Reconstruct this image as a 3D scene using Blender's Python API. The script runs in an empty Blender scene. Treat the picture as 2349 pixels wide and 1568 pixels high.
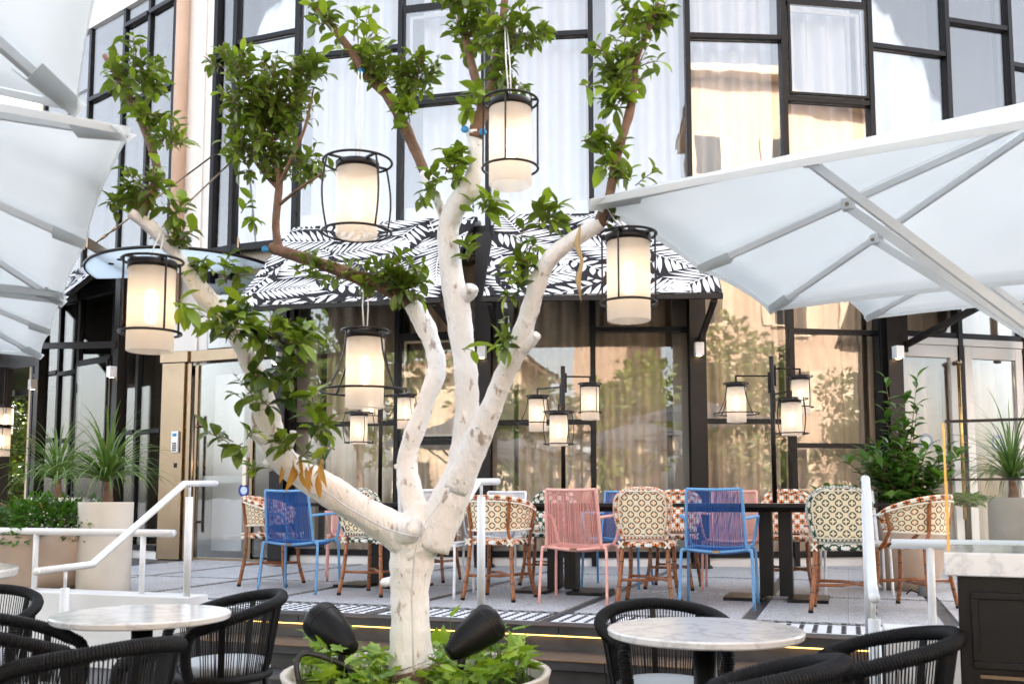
import bpy, math, random
from mathutils import Vector, Matrix
R = math.radians
sc = bpy.context.scene
COL = sc.collection
random.seed(7)

# ------------------------------------------------------------------ camera, sky, sun, exposure
EYE = Vector((0, 0, 1.24)); TILT = math.atan(.09); FPX = 2200.0; AXIS_V = 947.0
cd = bpy.data.cameras.new('camera'); cam = bpy.data.objects.new('camera', cd); COL.objects.link(cam)
cam.location = EYE; cam.rotation_euler = (math.pi/2 + TILT, 0, 0)
cd.sensor_width = 36; cd.lens = 36*FPX/2348; cd.shift_y = (AXIS_V - 784)/2348
cd.clip_start = .05; cd.clip_end = 900
cd.dof.use_dof = True; cd.dof.focus_distance = 7.4; cd.dof.aperture_fstop = 5.0
sc.camera = cam
SUN_AZ, SUN_EL = R(20), R(38)          # azimuth from +Y towards +X: the sun stands behind the hotel
w = bpy.data.worlds.new('World'); sc.world = w; w.use_nodes = True
nt = w.node_tree; nt.nodes.clear()
sky = nt.nodes.new('ShaderNodeTexSky'); sky.sky_type = 'NISHITA'; sky.sun_disc = False
sky.sun_elevation = SUN_EL; sky.sun_rotation = SUN_AZ; sky.air_density = 1.0; sky.dust_density = 3.0
hs = nt.nodes.new('ShaderNodeHueSaturation'); hs.inputs['Saturation'].default_value = .40
bg = nt.nodes.new('ShaderNodeBackground'); bg.inputs['Strength'].default_value = .15
wo = nt.nodes.new('ShaderNodeOutputWorld')
nt.links.new(sky.outputs[0], hs.inputs['Color']); nt.links.new(hs.outputs[0], bg.inputs['Color']); nt.links.new(bg.outputs[0], wo.inputs[0])
sd = bpy.data.lights.new('sun', 'SUN'); sun = bpy.data.objects.new('sun', sd); COL.objects.link(sun)
sd.energy = 5.0; sd.angle = R(.5); sd.color = (1, .93, .83)
to_sun = Vector((math.sin(SUN_AZ)*math.cos(SUN_EL), math.cos(SUN_AZ)*math.cos(SUN_EL), math.sin(SUN_EL)))
sun.rotation_euler = to_sun.to_track_quat('Z', 'Y').to_euler()
sc.view_settings.view_transform = 'Standard'; sc.view_settings.look = 'None'
sc.view_settings.exposure = 2.6; sc.view_settings.gamma = 1
sc.render.engine = 'CYCLES'
cy = sc.cycles
cy.use_denoising = True; cy.denoiser = 'OPENIMAGEDENOISE'
cy.max_bounces = 7; cy.diffuse_bounces = 3; cy.glossy_bounces = 3; cy.transmission_bounces = 4; cy.transparent_max_bounces = 14
cy.sample_clamp_indirect = 6; cy.caustics_reflective = False; cy.caustics_refractive = False
cy.use_adaptive_sampling = True; cy.adaptive_threshold = .02

# ------------------------------------------------------------------ helpers
def at(u, v, Y):
    """point at depth Y seen at (u, v) of the survey sheet (2348 x 1568)"""
    f = Vector((0, math.cos(TILT), math.sin(TILT))); up = Vector((0, -math.sin(TILT), math.cos(TILT)))
    d = f*FPX + Vector((1, 0, 0))*(u - 1174) + up*(AXIS_V - v)
    return EYE + d*(Y/d.y)
def onz(u, v, z):
    d = at(u, v, 1) - EYE
    return EYE + d*((z - EYE.z)/d.z)
ANG = R(19.3)                                   # the terrace runs 19.3 degrees off the view
def T(s, t, z=0): return Vector((s*math.cos(ANG) + t*math.sin(ANG), -s*math.sin(ANG) + t*math.cos(ANG), z))
def to_st(p): return (p.x*math.cos(ANG) - p.y*math.sin(ANG), p.x*math.sin(ANG) + p.y*math.cos(ANG))
FLOOR = .46

class MB:
    def __init__(s): s.v = []; s.f = []; s.uv = []; s.mi = []
    def add(s, vs, fs, M=None, uv=None, mi=0):
        o = len(s.v)
        for k, p in enumerate(vs):
            p = Vector(p)
            s.v.append(M @ p if M else p)
            s.uv.append(uv[k] if uv else (0, 0))
        for f in fs: s.f.append([o + i for i in f]); s.mi.append(mi)
        return s
    def box(s, c, d, rz=0, M=None, mi=0):
        x, y, z = d[0]/2, d[1]/2, d[2]/2
        vs = [Vector((a*x, b*y, e*z)) for e in (-1, 1) for b in (-1, 1) for a in (-1, 1)]
        m = Matrix.Translation(c) @ Matrix.Rotation(rz, 4, 'Z')
        if M: m = M @ m
        return s.add(vs, [(0, 2, 3, 1), (4, 5, 7, 6), (0, 1, 5, 4), (2, 6, 7, 3), (0, 4, 6, 2), (1, 3, 7, 5)], m, mi=mi)
    def bar(s, a, b, wd, th, up=Vector((0, 0, 1)), mi=0):
        """rectangular bar from a to b; wd across, th along up"""
        a, b = Vector(a), Vector(b); d = (b - a); L = d.length; d.normalize()
        x = d.cross(up)
        if x.length < 1e-4: x = Vector((1, 0, 0))
        x.normalize(); z = x.cross(d)
        m = Matrix((x, d, z)).transposed().to_4x4(); m.translation = (a + b)/2
        return s.box((0, 0, 0), (wd, L, th), 0, m, mi)
    def tube(s, pts, r, n=8, closed=False, caps=True, M=None, mi=0, uvlen=False):
        pts = [Vector(p) for p in pts]; N = len(pts)
        rs = r if isinstance(r, (list, tuple)) else [r]*N
        tang = []
        for i in range(N):
            if closed: t = pts[(i+1) % N] - pts[i-1]
            else: t = pts[min(i+1, N-1)] - pts[max(i-1, 0)]
            tang.append(t.normalized() if t.length > 1e-9 else Vector((0, 0, 1)))
        x = tang[0].orthogonal().normalized(); vs = []; uv = []; L = 0
        for i in range(N):
            x = (x - tang[i]*x.dot(tang[i]))
            x = x.normalized() if x.length > 1e-6 else tang[i].orthogonal().normalized()
            y = tang[i].cross(x)
            if i: L += (pts[i] - pts[i-1]).length
            for k in range(n):
                a = 2*math.pi*k/n
                vs.append(pts[i] + (x*math.cos(a) + y*math.sin(a))*rs[i]); uv.append((k/n*2*math.pi*rs[i], L))
        fs = []
        for i in range(N if closed else N-1):
            j = (i+1) % N
            for k in range(n): fs.append((i*n+k, i*n+(k+1) % n, j*n+(k+1) % n, j*n+k))
        if caps and not closed:
            fs.append(tuple(range(n-1, -1, -1))); fs.append(tuple(range((N-1)*n, N*n)))
        return s.add(vs, fs, M, uv, mi)
    def lathe(s, prof, n=24, M=None, caps=True, mi=0):
        vs = []; fs = []; uv = []
        for i, (r, z) in enumerate(prof):
            for k in range(n):
                a = 2*math.pi*k/n; vs.append((r*math.cos(a), r*math.sin(a), z)); uv.append((k/n, z))
        for i in range(len(prof)-1):
            for k in range(n): fs.append((i*n+k, i*n+(k+1) % n, (i+1)*n+(k+1) % n, (i+1)*n+k))
        if caps:
            if prof[0][0] > 1e-5: fs.append(tuple(range(n-1, -1, -1)))
            if prof[-1][0] > 1e-5: fs.append(tuple(range((len(prof)-1)*n, len(prof)*n)))
        return s.add(vs, fs, M, uv, mi)
    def grid(s, fn, nu, nv, M=None, uvfn=None, mi=0):
        vs = []; uv = []
        for j in range(nv+1):
            for i in range(nu+1):
                a, b = i/nu, j/nv; vs.append(fn(a, b)); uv.append(uvfn(a, b) if uvfn else (a, b))
        fs = [(j*(nu+1)+i, j*(nu+1)+i+1, (j+1)*(nu+1)+i+1, (j+1)*(nu+1)+i) for j in range(nv) for i in range(nu)]
        return s.add(vs, fs, M, uv, mi)
    def mesh(s, name, mat, smooth=False):
        me = bpy.data.meshes.new(name)
        me.from_pydata([tuple(p) for p in s.v], [], s.f)
        for m in (mat if isinstance(mat, (list, tuple)) else [mat]): me.materials.append(m)
        if any(s.mi): me.polygons.foreach_set('material_index', s.mi)
        if any(u != (0, 0) for u in s.uv):
            l = me.uv_layers.new(name='UVMap')
            for lp in me.loops: l.data[lp.index].uv = s.uv[lp.vertex_index]
        if smooth: me.polygons.foreach_set('use_smooth', [True]*len(me.polygons))
        me.update()
        return me
    def build(s, name, mat, parent=None, smooth=False, bevel=0, solid=0):
        o = bpy.data.objects.new(name, s.mesh(name, mat, smooth)); COL.objects.link(o); o.parent = parent
        if solid:
            m = o.modifiers.new('thickness', 'SOLIDIFY'); m.thickness = solid; m.offset = 0
        if bevel:
            m = o.modifiers.new('bevel', 'BEVEL'); m.width = bevel; m.segments = 2; m.limit_method = 'ANGLE'
        return o
def tag(o, label=None, cat=None, group=None, kind=None):
    if label: o['label'] = label
    if cat: o['category'] = cat
    if group: o['group'] = group
    if kind: o['kind'] = kind
    return o
def thing(name, label, cat, loc=(0, 0, 0), rz=0, group=None):
    o = bpy.data.objects.new(name, None); COL.objects.link(o); o.location = loc; o.rotation_euler = (0, 0, rz)
    o.empty_display_size = .1
    return tag(o, label, cat, group)
def copy_tree(o, parent=None):
    c = o.copy(); COL.objects.link(c); c.parent = parent
    for ch in o.children: copy_tree(ch, c)
    return c
def piece(name, me, parent, M):
    o = bpy.data.objects.new(name, me); COL.objects.link(o); o.parent = parent; o.matrix_local = M
    return o
def smooth_path(pts, k=4):
    """Catmull-Rom through pts (lists of numbers)"""
    out = []; n = len(pts)
    for i in range(n-1):
        p0, p1, p2, p3 = pts[max(i-1, 0)], pts[i], pts[i+1], pts[min(i+2, n-1)]
        for j in range(k):
            t = j/k
            out.append([.5*(2*b + (c-a)*t + (2*a-5*b+4*c-d)*t*t + (3*b-a-3*c+d)*t**3) for a, b, c, d in zip(p0, p1, p2, p3)])
    out.append(list(pts[-1]))
    return out

# ------------------------------------------------------------------ materials
class NT:
    def __init__(s, name):
        s.ma = bpy.data.materials.new(name); s.ma.use_nodes = True; s.t = s.ma.node_tree; s.t.nodes.clear()
        s.out = s.n('ShaderNodeOutputMaterial')
    def n(s, typ, **kw):
        o = s.t.nodes.new(typ)
        for k, v in kw.items(): setattr(o, k, v)
        return o
    def l(s, a, b): s.t.links.new(a, b)
    def m(s, op, a, b=None, c=None):
        o = s.n('ShaderNodeMath', operation=op)
        for i, x in enumerate((a, b, c)):
            if x is None: continue
            if isinstance(x, (int, float)): o.inputs[i].default_value = x
            else: s.l(x, o.inputs[i])
        return o.outputs[0]
    def mix(s, f, a, b):
        o = s.n('ShaderNodeMix', data_type='RGBA')
        for sock, x in ((o.inputs[0], f), (o.inputs[6], a), (o.inputs[7], b)):
            if isinstance(x, (int, float)): sock.default_value = x
            elif isinstance(x, (tuple, list)): sock.default_value = (*x[:3], 1)
            else: s.l(x, sock)
        return o.outputs[2]
    def noise(s, scale, detail=3, vec=None, rough=.5):
        o = s.n('ShaderNodeTexNoise'); o.inputs['Scale'].default_value = scale; o.inputs['Detail'].default_value = detail
        o.inputs['Roughness'].default_value = rough
        if vec is None: vec = s.n('ShaderNodeTexCoord').outputs['Object']
        s.l(vec, o.inputs['Vector'])
        return o.outputs['Fac']
    def ramp(s, f, a, b):
        o = s.n('ShaderNodeMapRange'); s.l(f, o.inputs[0]); o.inputs[1].default_value = a; o.inputs[2].default_value = b
        return o.outputs[0]
    def bsdf(s, col, rough=.5, metal=0, spec=.5, coat=0, bump=None, bstr=.2, bdist=.01, **kw):
        b = s.n('ShaderNodeBsdfPrincipled')
        for sock, x in (('Base Color', col), ('Roughness', rough)):
            if isinstance(x, (int, float)): b.inputs[sock].default_value = x
            elif isinstance(x, (tuple, list)): b.inputs[sock].default_value = (*x[:3], 1)
            else: s.l(x, b.inputs[sock])
        b.inputs['Metallic'].default_value = metal; b.inputs['Specular IOR Level'].default_value = spec
        b.inputs['Coat Weight'].default_value = coat
        for k, x in kw.items(): b.inputs[k].default_value = x
        if bump is not None:
            bn = s.n('ShaderNodeBump'); bn.inputs['Strength'].default_value = bstr; bn.inputs['Distance'].default_value = bdist
            s.l(bump, bn.inputs['Height']); s.l(bn.outputs[0], b.inputs['Normal'])
        return b
    def fin(s, shader): s.l(shader.outputs[0] if hasattr(shader, 'outputs') else shader, s.out.inputs[0]); return s.ma

def pm(name, col, rough=.5, metal=0, var=.12, scale=6, bump=0, bscale=80, spec=.5, coat=0, **kw):
    t = NT(name)
    f = t.noise(scale, 4)
    c = t.mix(t.ramp(f, .3, .7), tuple(x*(1-var) for x in col), tuple(min(1, x*(1+var)) for x in col))
    rf = t.m('ADD', t.m('MULTIPLY', t.noise(scale*3.1, 3), .2), rough-.1)
    return t.fin(t.bsdf(c, rf, metal, spec, coat, bump=t.noise(bscale, 3) if bump else None, bstr=bump, **kw))

def leafmat(name, a, b, rough=.42):
    t = NT(name)
    ob = t.n('ShaderNodeObjectInfo').outputs['Random']
    f = t.m('ADD', t.m('MULTIPLY', t.noise(9, 2), 1.0), t.m('MULTIPLY', t.m('SUBTRACT', ob, .5), .7))
    c = t.mix(t.ramp(f, .25, .8), a, b)
    p = t.bsdf(c, rough, spec=.5)
    tr = t.n('ShaderNodeBsdfTranslucent')
    t.l(t.mix(.5, c, (b[0]*1.5, b[1]*1.6, b[2]*.6)), tr.inputs[0])
    mx = t.n('ShaderNodeMixShader'); mx.inputs[0].default_value = .28
    t.l(p.outputs[0], mx.inputs[1]); t.l(tr.outputs[0], mx.inputs[2])
    return t.fin(mx)

MT = {}
MT['steel'] = pm('dark_steel_paint', (.009, .007, .0065), .45, .0, .25, 9, .05, 160, spec=.3)
MT['frame'] = pm('mullion_paint', (.006, .006, .0075), .42, .0, .25, 9, .04, 160, spec=.25)
MT['white_metal'] = pm('white_powder_coat', (.78, .79, .79), .42, 0, .05, 5, .04, 300)
MT['white_door'] = pm('white_door_paint', (.72, .7, .67), .4, 0, .05, 3)
MT['render'] = pm('white_render', (.74, .74, .73), .85, 0, .07, 3, .35, 220)
MT['room'] = pm('room_plaster', (.5, .45, .4), .8, 0, .1, 2)
MT['roomfloor'] = pm('room_floor', (.2, .15, .11), .5, 0, .2, 2)
MT['spandrel'] = pm('frosted_spandrel', (.62, .64, .68), .25, 0, .04, 2)
MT['peach'] = pm('peach_render', (.52, .36, .26), .85, 0, .1, 1.3, .2, 30)
MT['cream_wall'] = pm('cream_render', (.62, .50, .36), .85, 0, .1, 1.1, .2, 30)
MT['roof'] = pm('roof_tiles', (.26, .17, .12), .8, 0, .3, 3)
MT['black'] = pm('black_metal', (.0045, .0045, .005), .42, 0, .3, 12, .04, 200, spec=.25)
MT['bronze'] = pm('blackened_bronze', (.016, .012, .011), .32, .4, .3, 12, spec=.4)
MT['stainless'] = pm('brushed_steel', (.25, .185, .125), .22, 1.0, .04, 2)
MT['soil'] = pm('soil', (.05, .035, .024), .95, 0, .5, 30, .8, 60)
MT['darkstone'] = pm('dark_step_stone', (.055, .052, .052), .45, 0, .3, 5, .08, 60)
MT['grout'] = pm('light_grout', (.33, .32, .3), .9, 0, .2, 9)
MT['ground'] = pm('lower_paving', (.09, .09, .095), .55, 0, .3, 3, .1, 40)
MT['stud'] = pm('tactile_stud', (.035, .033, .036), .5, 0, .2, 20)
MT['strip'] = pm('dark_floor_strip', (.07, .07, .075), .45, 0, .3, 6, .05, 60)
MT['planter'] = pm('cast_stone_white', (.66, .6, .52), .8, 0, .08, 4, .25, 120)
MT['planter_tan'] = pm('cast_stone_tan', (.46, .35, .27), .8, 0, .1, 4, .25, 120)
MT['bark'] = pm('brown_bark', (.16, .09, .055), .85, 0, .35, 18, .6, 60)
MT['rattan'] = pm('lacquered_cane', (.27, .085, .02), .28, 0, .35, 14, .08, 60, coat=.5)
MT['cream'] = pm('cream_piping', (.8, .72, .6), .6, 0, .06, 9)
MT['cushion'] = pm('grey_cushion', (.52, .55, .57), .9, 0, .06, 8, .25, 500)
MT['rope_black'] = pm('black_rope', (.006, .006, .007), .55, 0, .3, 30, .3, 500, spec=.3)
MT['brass'] = pm('brass_edge', (.5, .32, .12), .3, 1.0, .1, 8)
MT['blue_cap'] = pm('blue_wound_paint', (.02, .2, .42), .5, 0, .2, 20)
MT['cable'] = pm('black_cable', (.015, .015, .015), .5, 0, .2, 20)
MT['leaf'] = leafmat('citrus_leaf', (.016, .04, .009), (.14, .20, .022), .34)
MT['leaf_young'] = leafmat('young_citrus_leaf', (.16, .27, .02), (.34, .42, .04))
MT['leaf_dry'] = leafmat('dry_citrus_leaf', (.45, .2, .03), (.5, .28, .05))
MT['leaf_bush'] = leafmat('box_leaf', (.035, .10, .012), (.13, .27, .025))
MT['leaf_shrub'] = leafmat('shrub_leaf', (.022, .065, .012), (.11, .23, .03), .3)
MT['blade'] = leafmat('palm_blade', (.045, .10, .018), (.16, .25, .06))
MT['ivy'] = leafmat('ivy_leaf', (.14, .27, .02), (.36, .50, .05))
MT['far_leaf'] = leafmat('far_tree_leaf', (.05, .09, .018), (.17, .22, .04))

def floor_mat():
    t = NT('terrazzo_floor')
    v = t.n('ShaderNodeTexVoronoi'); v.inputs['Scale'].default_value = 130
    tc = t.n('ShaderNodeTexCoord').outputs['Object']; t.l(tc, v.inputs['Vector'])
    sp = t.n('ShaderNodeSeparateColor'); t.l(v.outputs['Color'], sp.inputs[0])
    big = t.noise(1.7, 3)
    base = t.mix(t.ramp(big, .3, .7), (.46, .47, .49), (.56, .57, .59))
    c = t.mix(t.m('GREATER_THAN', sp.outputs[0], .72), base, (.22, .22, .24))
    c = t.mix(t.m('LESS_THAN', sp.outputs[0], .22), c, (.66, .67, .68))
    ob = t.n('ShaderNodeObjectInfo').outputs['Random']
    c = t.mix(t.m('MULTIPLY', ob, .22), c, (.27, .27, .28))
    st = t.ramp(t.noise(.9, 5, t.n('ShaderNodeNewGeometry').outputs['Position'], .65), .52, .68)
    c = t.mix(t.m('MULTIPLY', st, .28), c, (.24, .23, .22))
    return t.fin(t.bsdf(c, t.m('ADD', t.m('MULTIPLY', big, .25), .35), bump=v.outputs['Distance'], bstr=.12, bdist=.003))
MT['floor'] = floor_mat()

def glass_mat(name, tint, refl, wav=.0008):
    """coated window glass: part mirror, part clear, slightly wavy"""
    t = NT(name)
    tr = t.n('ShaderNodeBsdfTransparent'); tr.inputs[0].default_value = (*tint, 1)
    gl = t.n('ShaderNodeBsdfGlossy'); gl.inputs['Roughness'].default_value = .012; gl.inputs[0].default_value = (1, .99, .97, 1)
    bn = t.n('ShaderNodeBump'); bn.inputs['Strength'].default_value = 1; bn.inputs['Distance'].default_value = wav
    t.l(t.noise(2.2, 1.5), bn.inputs['Height']); t.l(bn.outputs[0], gl.inputs['Normal'])
    fr = t.n('ShaderNodeFresnel'); fr.inputs[0].default_value = 1.45
    f = t.m('MAXIMUM', t.m('MINIMUM', t.m('ADD', fr.outputs[0], refl), .95), .004)
    mx = t.n('ShaderNodeMixShader'); t.l(f, mx.inputs[0]); t.l(tr.outputs[0], mx.inputs[1]); t.l(gl.outputs[0], mx.inputs[2])
    return t.fin(mx)
MT['glass'] = glass_mat('window_glass', (.975, .975, .965), .03)
MT['glass_up'] = glass_mat('upper_window_glass', (.95, .96, .97), .09)
MT['glass_clear'] = glass_mat('screen_glass', (.97, .98, .975), -.036, .001)

def curtain_mat(name, a, b):
    t = NT(name)
    tc = t.n('ShaderNodeTexCoord').outputs['UV']; sx = t.n('ShaderNodeSeparateXYZ'); t.l(tc, sx.inputs[0])
    f = t.m('ADD', t.m('MULTIPLY', t.noise(6, 2), .5), t.m('MULTIPLY', t.m('SINE', t.m('MULTIPLY', sx.outputs[0], 640)), .12))
    c = t.mix(t.ramp(f, .1, .5), a, b)
    p = t.bsdf(c, .9, spec=.1); tr = t.n('ShaderNodeBsdfTranslucent'); t.l(c, tr.inputs[0])
    mx = t.n('ShaderNodeMixShader'); mx.inputs[0].default_value = .12; t.l(p.outputs[0], mx.inputs[1]); t.l(tr.outputs[0], mx.inputs[2])
    return t.fin(mx)
MT['curtain'] = curtain_mat('taupe_curtain', (.66, .54, .43), (.82, .71, .59))
MT['curtain_white'] = curtain_mat('white_curtain', (.76, .76, .78), (.86, .86, .87))

def cloth_mat(name, col, trans):
    t = NT(name)
    c = t.mix(t.ramp(t.noise(2.5, 3), .3, .7), tuple(x*.96 for x in col), col)
    p = t.bsdf(c, .85, spec=.2, bump=t.m('ADD', t.m('MULTIPLY', t.noise(350, 2), .12), t.noise(4.5, 3)), bstr=.35, bdist=.02); tr = t.n('ShaderNodeBsdfTranslucent'); t.l(c, tr.inputs[0])
    mx = t.n('ShaderNodeMixShader'); mx.inputs[0].default_value = trans; t.l(p.outputs[0], mx.inputs[1]); t.l(tr.outputs[0], mx.inputs[2])
    return t.fin(mx)
MT['canvas'] = cloth_mat('parasol_canvas', (.87, .89, .885), .6)
MT['awning_dark'] = cloth_mat('awning_dark_cloth', (.022, .021, .024), .0)
MT['awning_white'] = cloth_mat('awning_white_print', (.66, .67, .69), .0)

def marble_mat():
    t = NT('white_marble')
    tc = t.n('ShaderNodeTexCoord').outputs['Object']
    n1 = t.noise(3.2, 6, tc, .62)
    v = t.m('ABSOLUTE', t.m('SUBTRACT', n1, .5))
    n2 = t.noise(9, 4, tc)
    c = t.mix(t.ramp(v, .0, .035), (.58, .58, .59), (.76, .755, .75))
    c = t.mix(t.m('MULTIPLY', t.ramp(n2, .45, .75), .25), c, (.58, .57, .57))
    return t.fin(t.bsdf(c, .12, spec=.55))
MT['marble'] = marble_mat()

def whitewash_mat():
    t = NT('whitewashed_bark')
    geo = t.n('ShaderNodeTexCoord').outputs['Object']
    mp = t.n('ShaderNodeMapping'); mp.inputs['Scale'].default_value = (1, 1, .45); t.l(geo, mp.inputs[0])
    n1 = t.noise(26, 5, mp.outputs[0]); n2 = t.noise(5, 3, geo); n3 = t.noise(60, 3, mp.outputs[0])
    c = t.mix(t.ramp(n2, .35, .7), (.90, .89, .88), (.80, .75, .70))
    c = t.mix(t.m('MULTIPLY', t.ramp(n1, .61, .68), .8), c, (.34, .25, .19))
    mp2 = t.n('ShaderNodeMapping'); mp2.inputs['Scale'].default_value = (1, 1, 3.2); t.l(geo, mp2.inputs[0])
    sc_ = t.noise(34, 2, mp2.outputs[0]); c = t.mix(t.m('MULTIPLY', t.ramp(sc_, .70, .76), .75), c, (.20, .15, .13))
    sp = t.n('ShaderNodeSeparateXYZ'); t.l(geo, sp.inputs[0])
    return t.fin(t.bsdf(c, .85, spec=.2, bump=t.m('ADD', n1, t.m('MULTIPLY', n3, .5)), bstr=.8, bdist=.014))
MT['whitewash'] = whitewash_mat()

def weave_mat(name, accent, dark, front):
    """woven bistro pattern laid out in the seat's own UV metres"""
    t = NT(name)
    cream = (.90, .78, .55) if not front else (.80, .75, .64)
    p = .086
    uv = t.n('ShaderNodeTexCoord').outputs['UV']; sx = t.n('ShaderNodeSeparateXYZ'); t.l(uv, sx.inputs[0])
    U = t.m('DIVIDE', sx.outputs[0], p); V = t.m('DIVIDE', sx.outputs[1], p)
    def lat(off):
        x = t.m('ABSOLUTE', t.m('SUBTRACT', t.m('FRACT', t.m('ADD', U, off+20)), .5))
        y = t.m('ABSOLUTE', t.m('SUBTRACT', t.m('FRACT', t.m('ADD', V, off+20)), .5))
        d = t.m('MAXIMUM', t.m('MAXIMUM', x, y), t.m('MULTIPLY', t.m('ADD', x, y), .74))
        return d, t.m('MINIMUM', x, y)
    dA, cA = lat(0); dB, cB = lat(.5)
    d = t.m('MINIMUM', dA, dB); isA = t.m('LESS_THAN', dA, dB)
    c_ = t.m('ADD', t.m('MULTIPLY', isA, cA), t.m('MULTIPLY', t.m('SUBTRACT', 1, isA), cB))
    if not front:
        inside = t.m('LESS_THAN', d, .21); ring = t.m('MULTIPLY', t.m('LESS_THAN', d, .29), t.m('GREATER_THAN', d, .21))
        cross = t.m('LESS_THAN', c_, .075)
        col = t.mix(ring, cream, dark)
        col = t.mix(t.m('MULTIPLY', inside, t.m('SUBTRACT', 1, cross)), col, accent)
    else:
        col = t.mix(t.m('GREATER_THAN', d, .29), cream, accent)
        col = t.mix(t.m('MULTIPLY', t.m('GREATER_THAN', d, .21), t.m('LESS_THAN', c_, .05)), col, dark)
    w = t.m('SINE', t.m('MULTIPLY', t.m('ADD', sx.outputs[0], sx.outputs[1]), 1100))
    return t.fin(t.bsdf(col, .55, bump=w, bstr=.25, bdist=.002))
ORANGE, NAVY, GREEN = (.80, .22, .025), (.02, .014, .016), (.012, .075, .045)
MT['weave_orange_back'] = weave_mat('orange_weave_back', ORANGE, NAVY, False)
MT['weave_orange'] = weave_mat('orange_weave', ORANGE, NAVY, True)
MT['weave_green_back'] = weave_mat('green_weave_back', (.012, .06, .038), (.012, .05, .032), False)
MT['weave_green'] = weave_mat('green_weave', GREEN, (.01, .03, .02), True)

def emit(name, col, st):
    t = NT(name); e = t.n('ShaderNodeEmission'); e.inputs[0].default_value = (*col, 1); e.inputs[1].default_value = st
    return t.fin(e)
MT['bulb'] = emit('warm_bulb', (1, .74, .46), 2.4)
MT['led'] = emit('warm_led_strip', (1, .5, .12), 1.1)
MT['lamp_spot'] = emit('cube_lamp_aperture', (1, .7, .35), 4)
def opal_mat():
    t = NT('opal_glass')
    tr = t.n('ShaderNodeBsdfTranslucent'); tr.inputs[0].default_value = (.90, .83, .76, 1)
    df = t.bsdf((.74, .70, .65), .3)
    m1 = t.n('ShaderNodeMixShader'); m1.inputs[0].default_value = .5; t.l(tr.outputs[0], m1.inputs[1]); t.l(df.outputs[0], m1.inputs[2])
    tp = t.n('ShaderNodeBsdfTransparent'); m2 = t.n('ShaderNodeMixShader'); m2.inputs[0].default_value = .30
    t.l(m1.outputs[0], m2.inputs[1]); t.l(tp.outputs[0], m2.inputs[2])
    return t.fin(m2)
MT['opal'] = opal_mat()

# ================================================================== the setting
b = MB(); b.grid(lambda a, c: ((a-.5)*700, (c-.5)*700, 0), 8, 8); g = b.build('ground', MT['ground']); g['kind'] = 'structure'
EDGE = 5.815; S0, S1 = -4.5, .13                # nosing line of the stairs and their two ends
# facade plan: one point per mullion, left to right
MU = [(-7.62, 15.2), (-6.98, 14.7), (-6.5, 14.3), (-5.73, 13.7), (-5.2, 13.28), (-4.68, 12.86), (-4.3, 12.75), (-4.02, 12.65),
      (-3.7, 12.45), (-2.79, 12.1), (-1.41, 11.8), (-.29, 11.55), (.97, 11.42), (2.155, 11.38), (3.35, 11.45), (4.48, 11.62),
      (5.58, 11.9), (6.52, 12.15), (7.6, 12.55), (9.4, 13.4), (12.5, 15.2)]
MU = [Vector((x, y, 0)) for x, y in MU]
def front_of_facade(p, gap=.0):
    for a, c in zip(MU[:-1], MU[1:]):
        if a.x <= p.x <= c.x: return p.y < a.y + (c.y-a.y)*(p.x-a.x)/(c.x-a.x) - gap
    return p.x < MU[0].x
# terrace: a slab with the strips showing, tiles laid on it one by one
slab = MB()
pl = [T(-14, EDGE+.02), T(6, EDGE+.02), T(6, 16), T(-14, 22)]
zb, zt = .0, FLOOR-.012
slab.add([Vector((p.x, p.y, z)) for z in (zb, zt) for p in pl], [(3, 2, 1, 0), (4, 5, 6, 7), (0, 1, 5, 4), (1, 2, 6, 5), (2, 3, 7, 6), (3, 0, 4, 7)])
terrace = slab.build('terrace_floor', MT['strip']); terrace['kind'] = 'structure'
SP_S, SP_T = 1.24, 1.71; W = .10
def tile_mesh(sx, sy, mat, h=.012, bev=.0012):
    m = MB(); m.box((0, 0, -h/2), (sx, sy, h))
    return m.mesh('tile', mat)
ts, tt = (SP_S - W)/2 - .0025, (SP_T - W)/3 - .0025
tile_me = tile_mesh(ts, tt, MT['floor'])
n_tile = 0
RZT = Matrix.Rotation(-ANG, 4, 'Z')
for i in range(-5, 5):
    for j in range(0, 4):
        for a in range(2):
            for c in range(3):
                s = -1.89 + i*SP_S + W/2 + (a+.5)*(SP_S-W)/2; t = 6.50 + j*SP_T + W/2 + (c+.5)*(SP_T-W)/3
                p = T(s, t, FLOOR + random.uniform(-.0008, .0008))
                if not front_of_facade(p, -.3) or p.x/p.y < -.66 or p.x/p.y > .64: continue
                piece('tile', tile_me, terrace, Matrix.Translation(p) @ RZT); n_tile += 1
# the strip of tiles with tactile studs along the stairs
band = tile_mesh(SP_S-W-.004, .42, pm('tactile_tile', (.66, .67, .69), .6, 0, .08, 4, .1, 90))
for i in range(-3, 3):
    for a in (0,):
        s = -1.89 + (i+.5)*SP_S
        piece('tactile_tile', band, terrace, Matrix.Translation(T(s, 6.20, FLOOR)) @ RZT)
stud = MB(); stud.lathe([(.017, 0), (.016, .003), (.0125, .005), (0, .0055)], 10)
stud_me = stud.mesh('tactile_stud', MT['stud'], True)
spots = []
k = 0
for i in range(88):
    for j in range(7):
        s = S0 + .10 + i*.082; t = 6.03 + j*.064
        if j == 6: t = 6.46
        if s < S1+.55: spots.append(T(s, t, FLOOR))
spots.sort(key=lambda p: p.length)
for p in spots[:300]: piece('tactile_stud', stud_me, terrace, Matrix.Translation(p))
rest = MB()
for p in spots[300:]: rest.lathe([(.0185, 0), (.0175, .003), (.0135, .005), (0, .0055)], 8, Matrix.Translation(p))
o = rest.build('tactile_studs_beyond', MT['stud'], terrace, True); o['kind'] = 'stuff'
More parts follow.
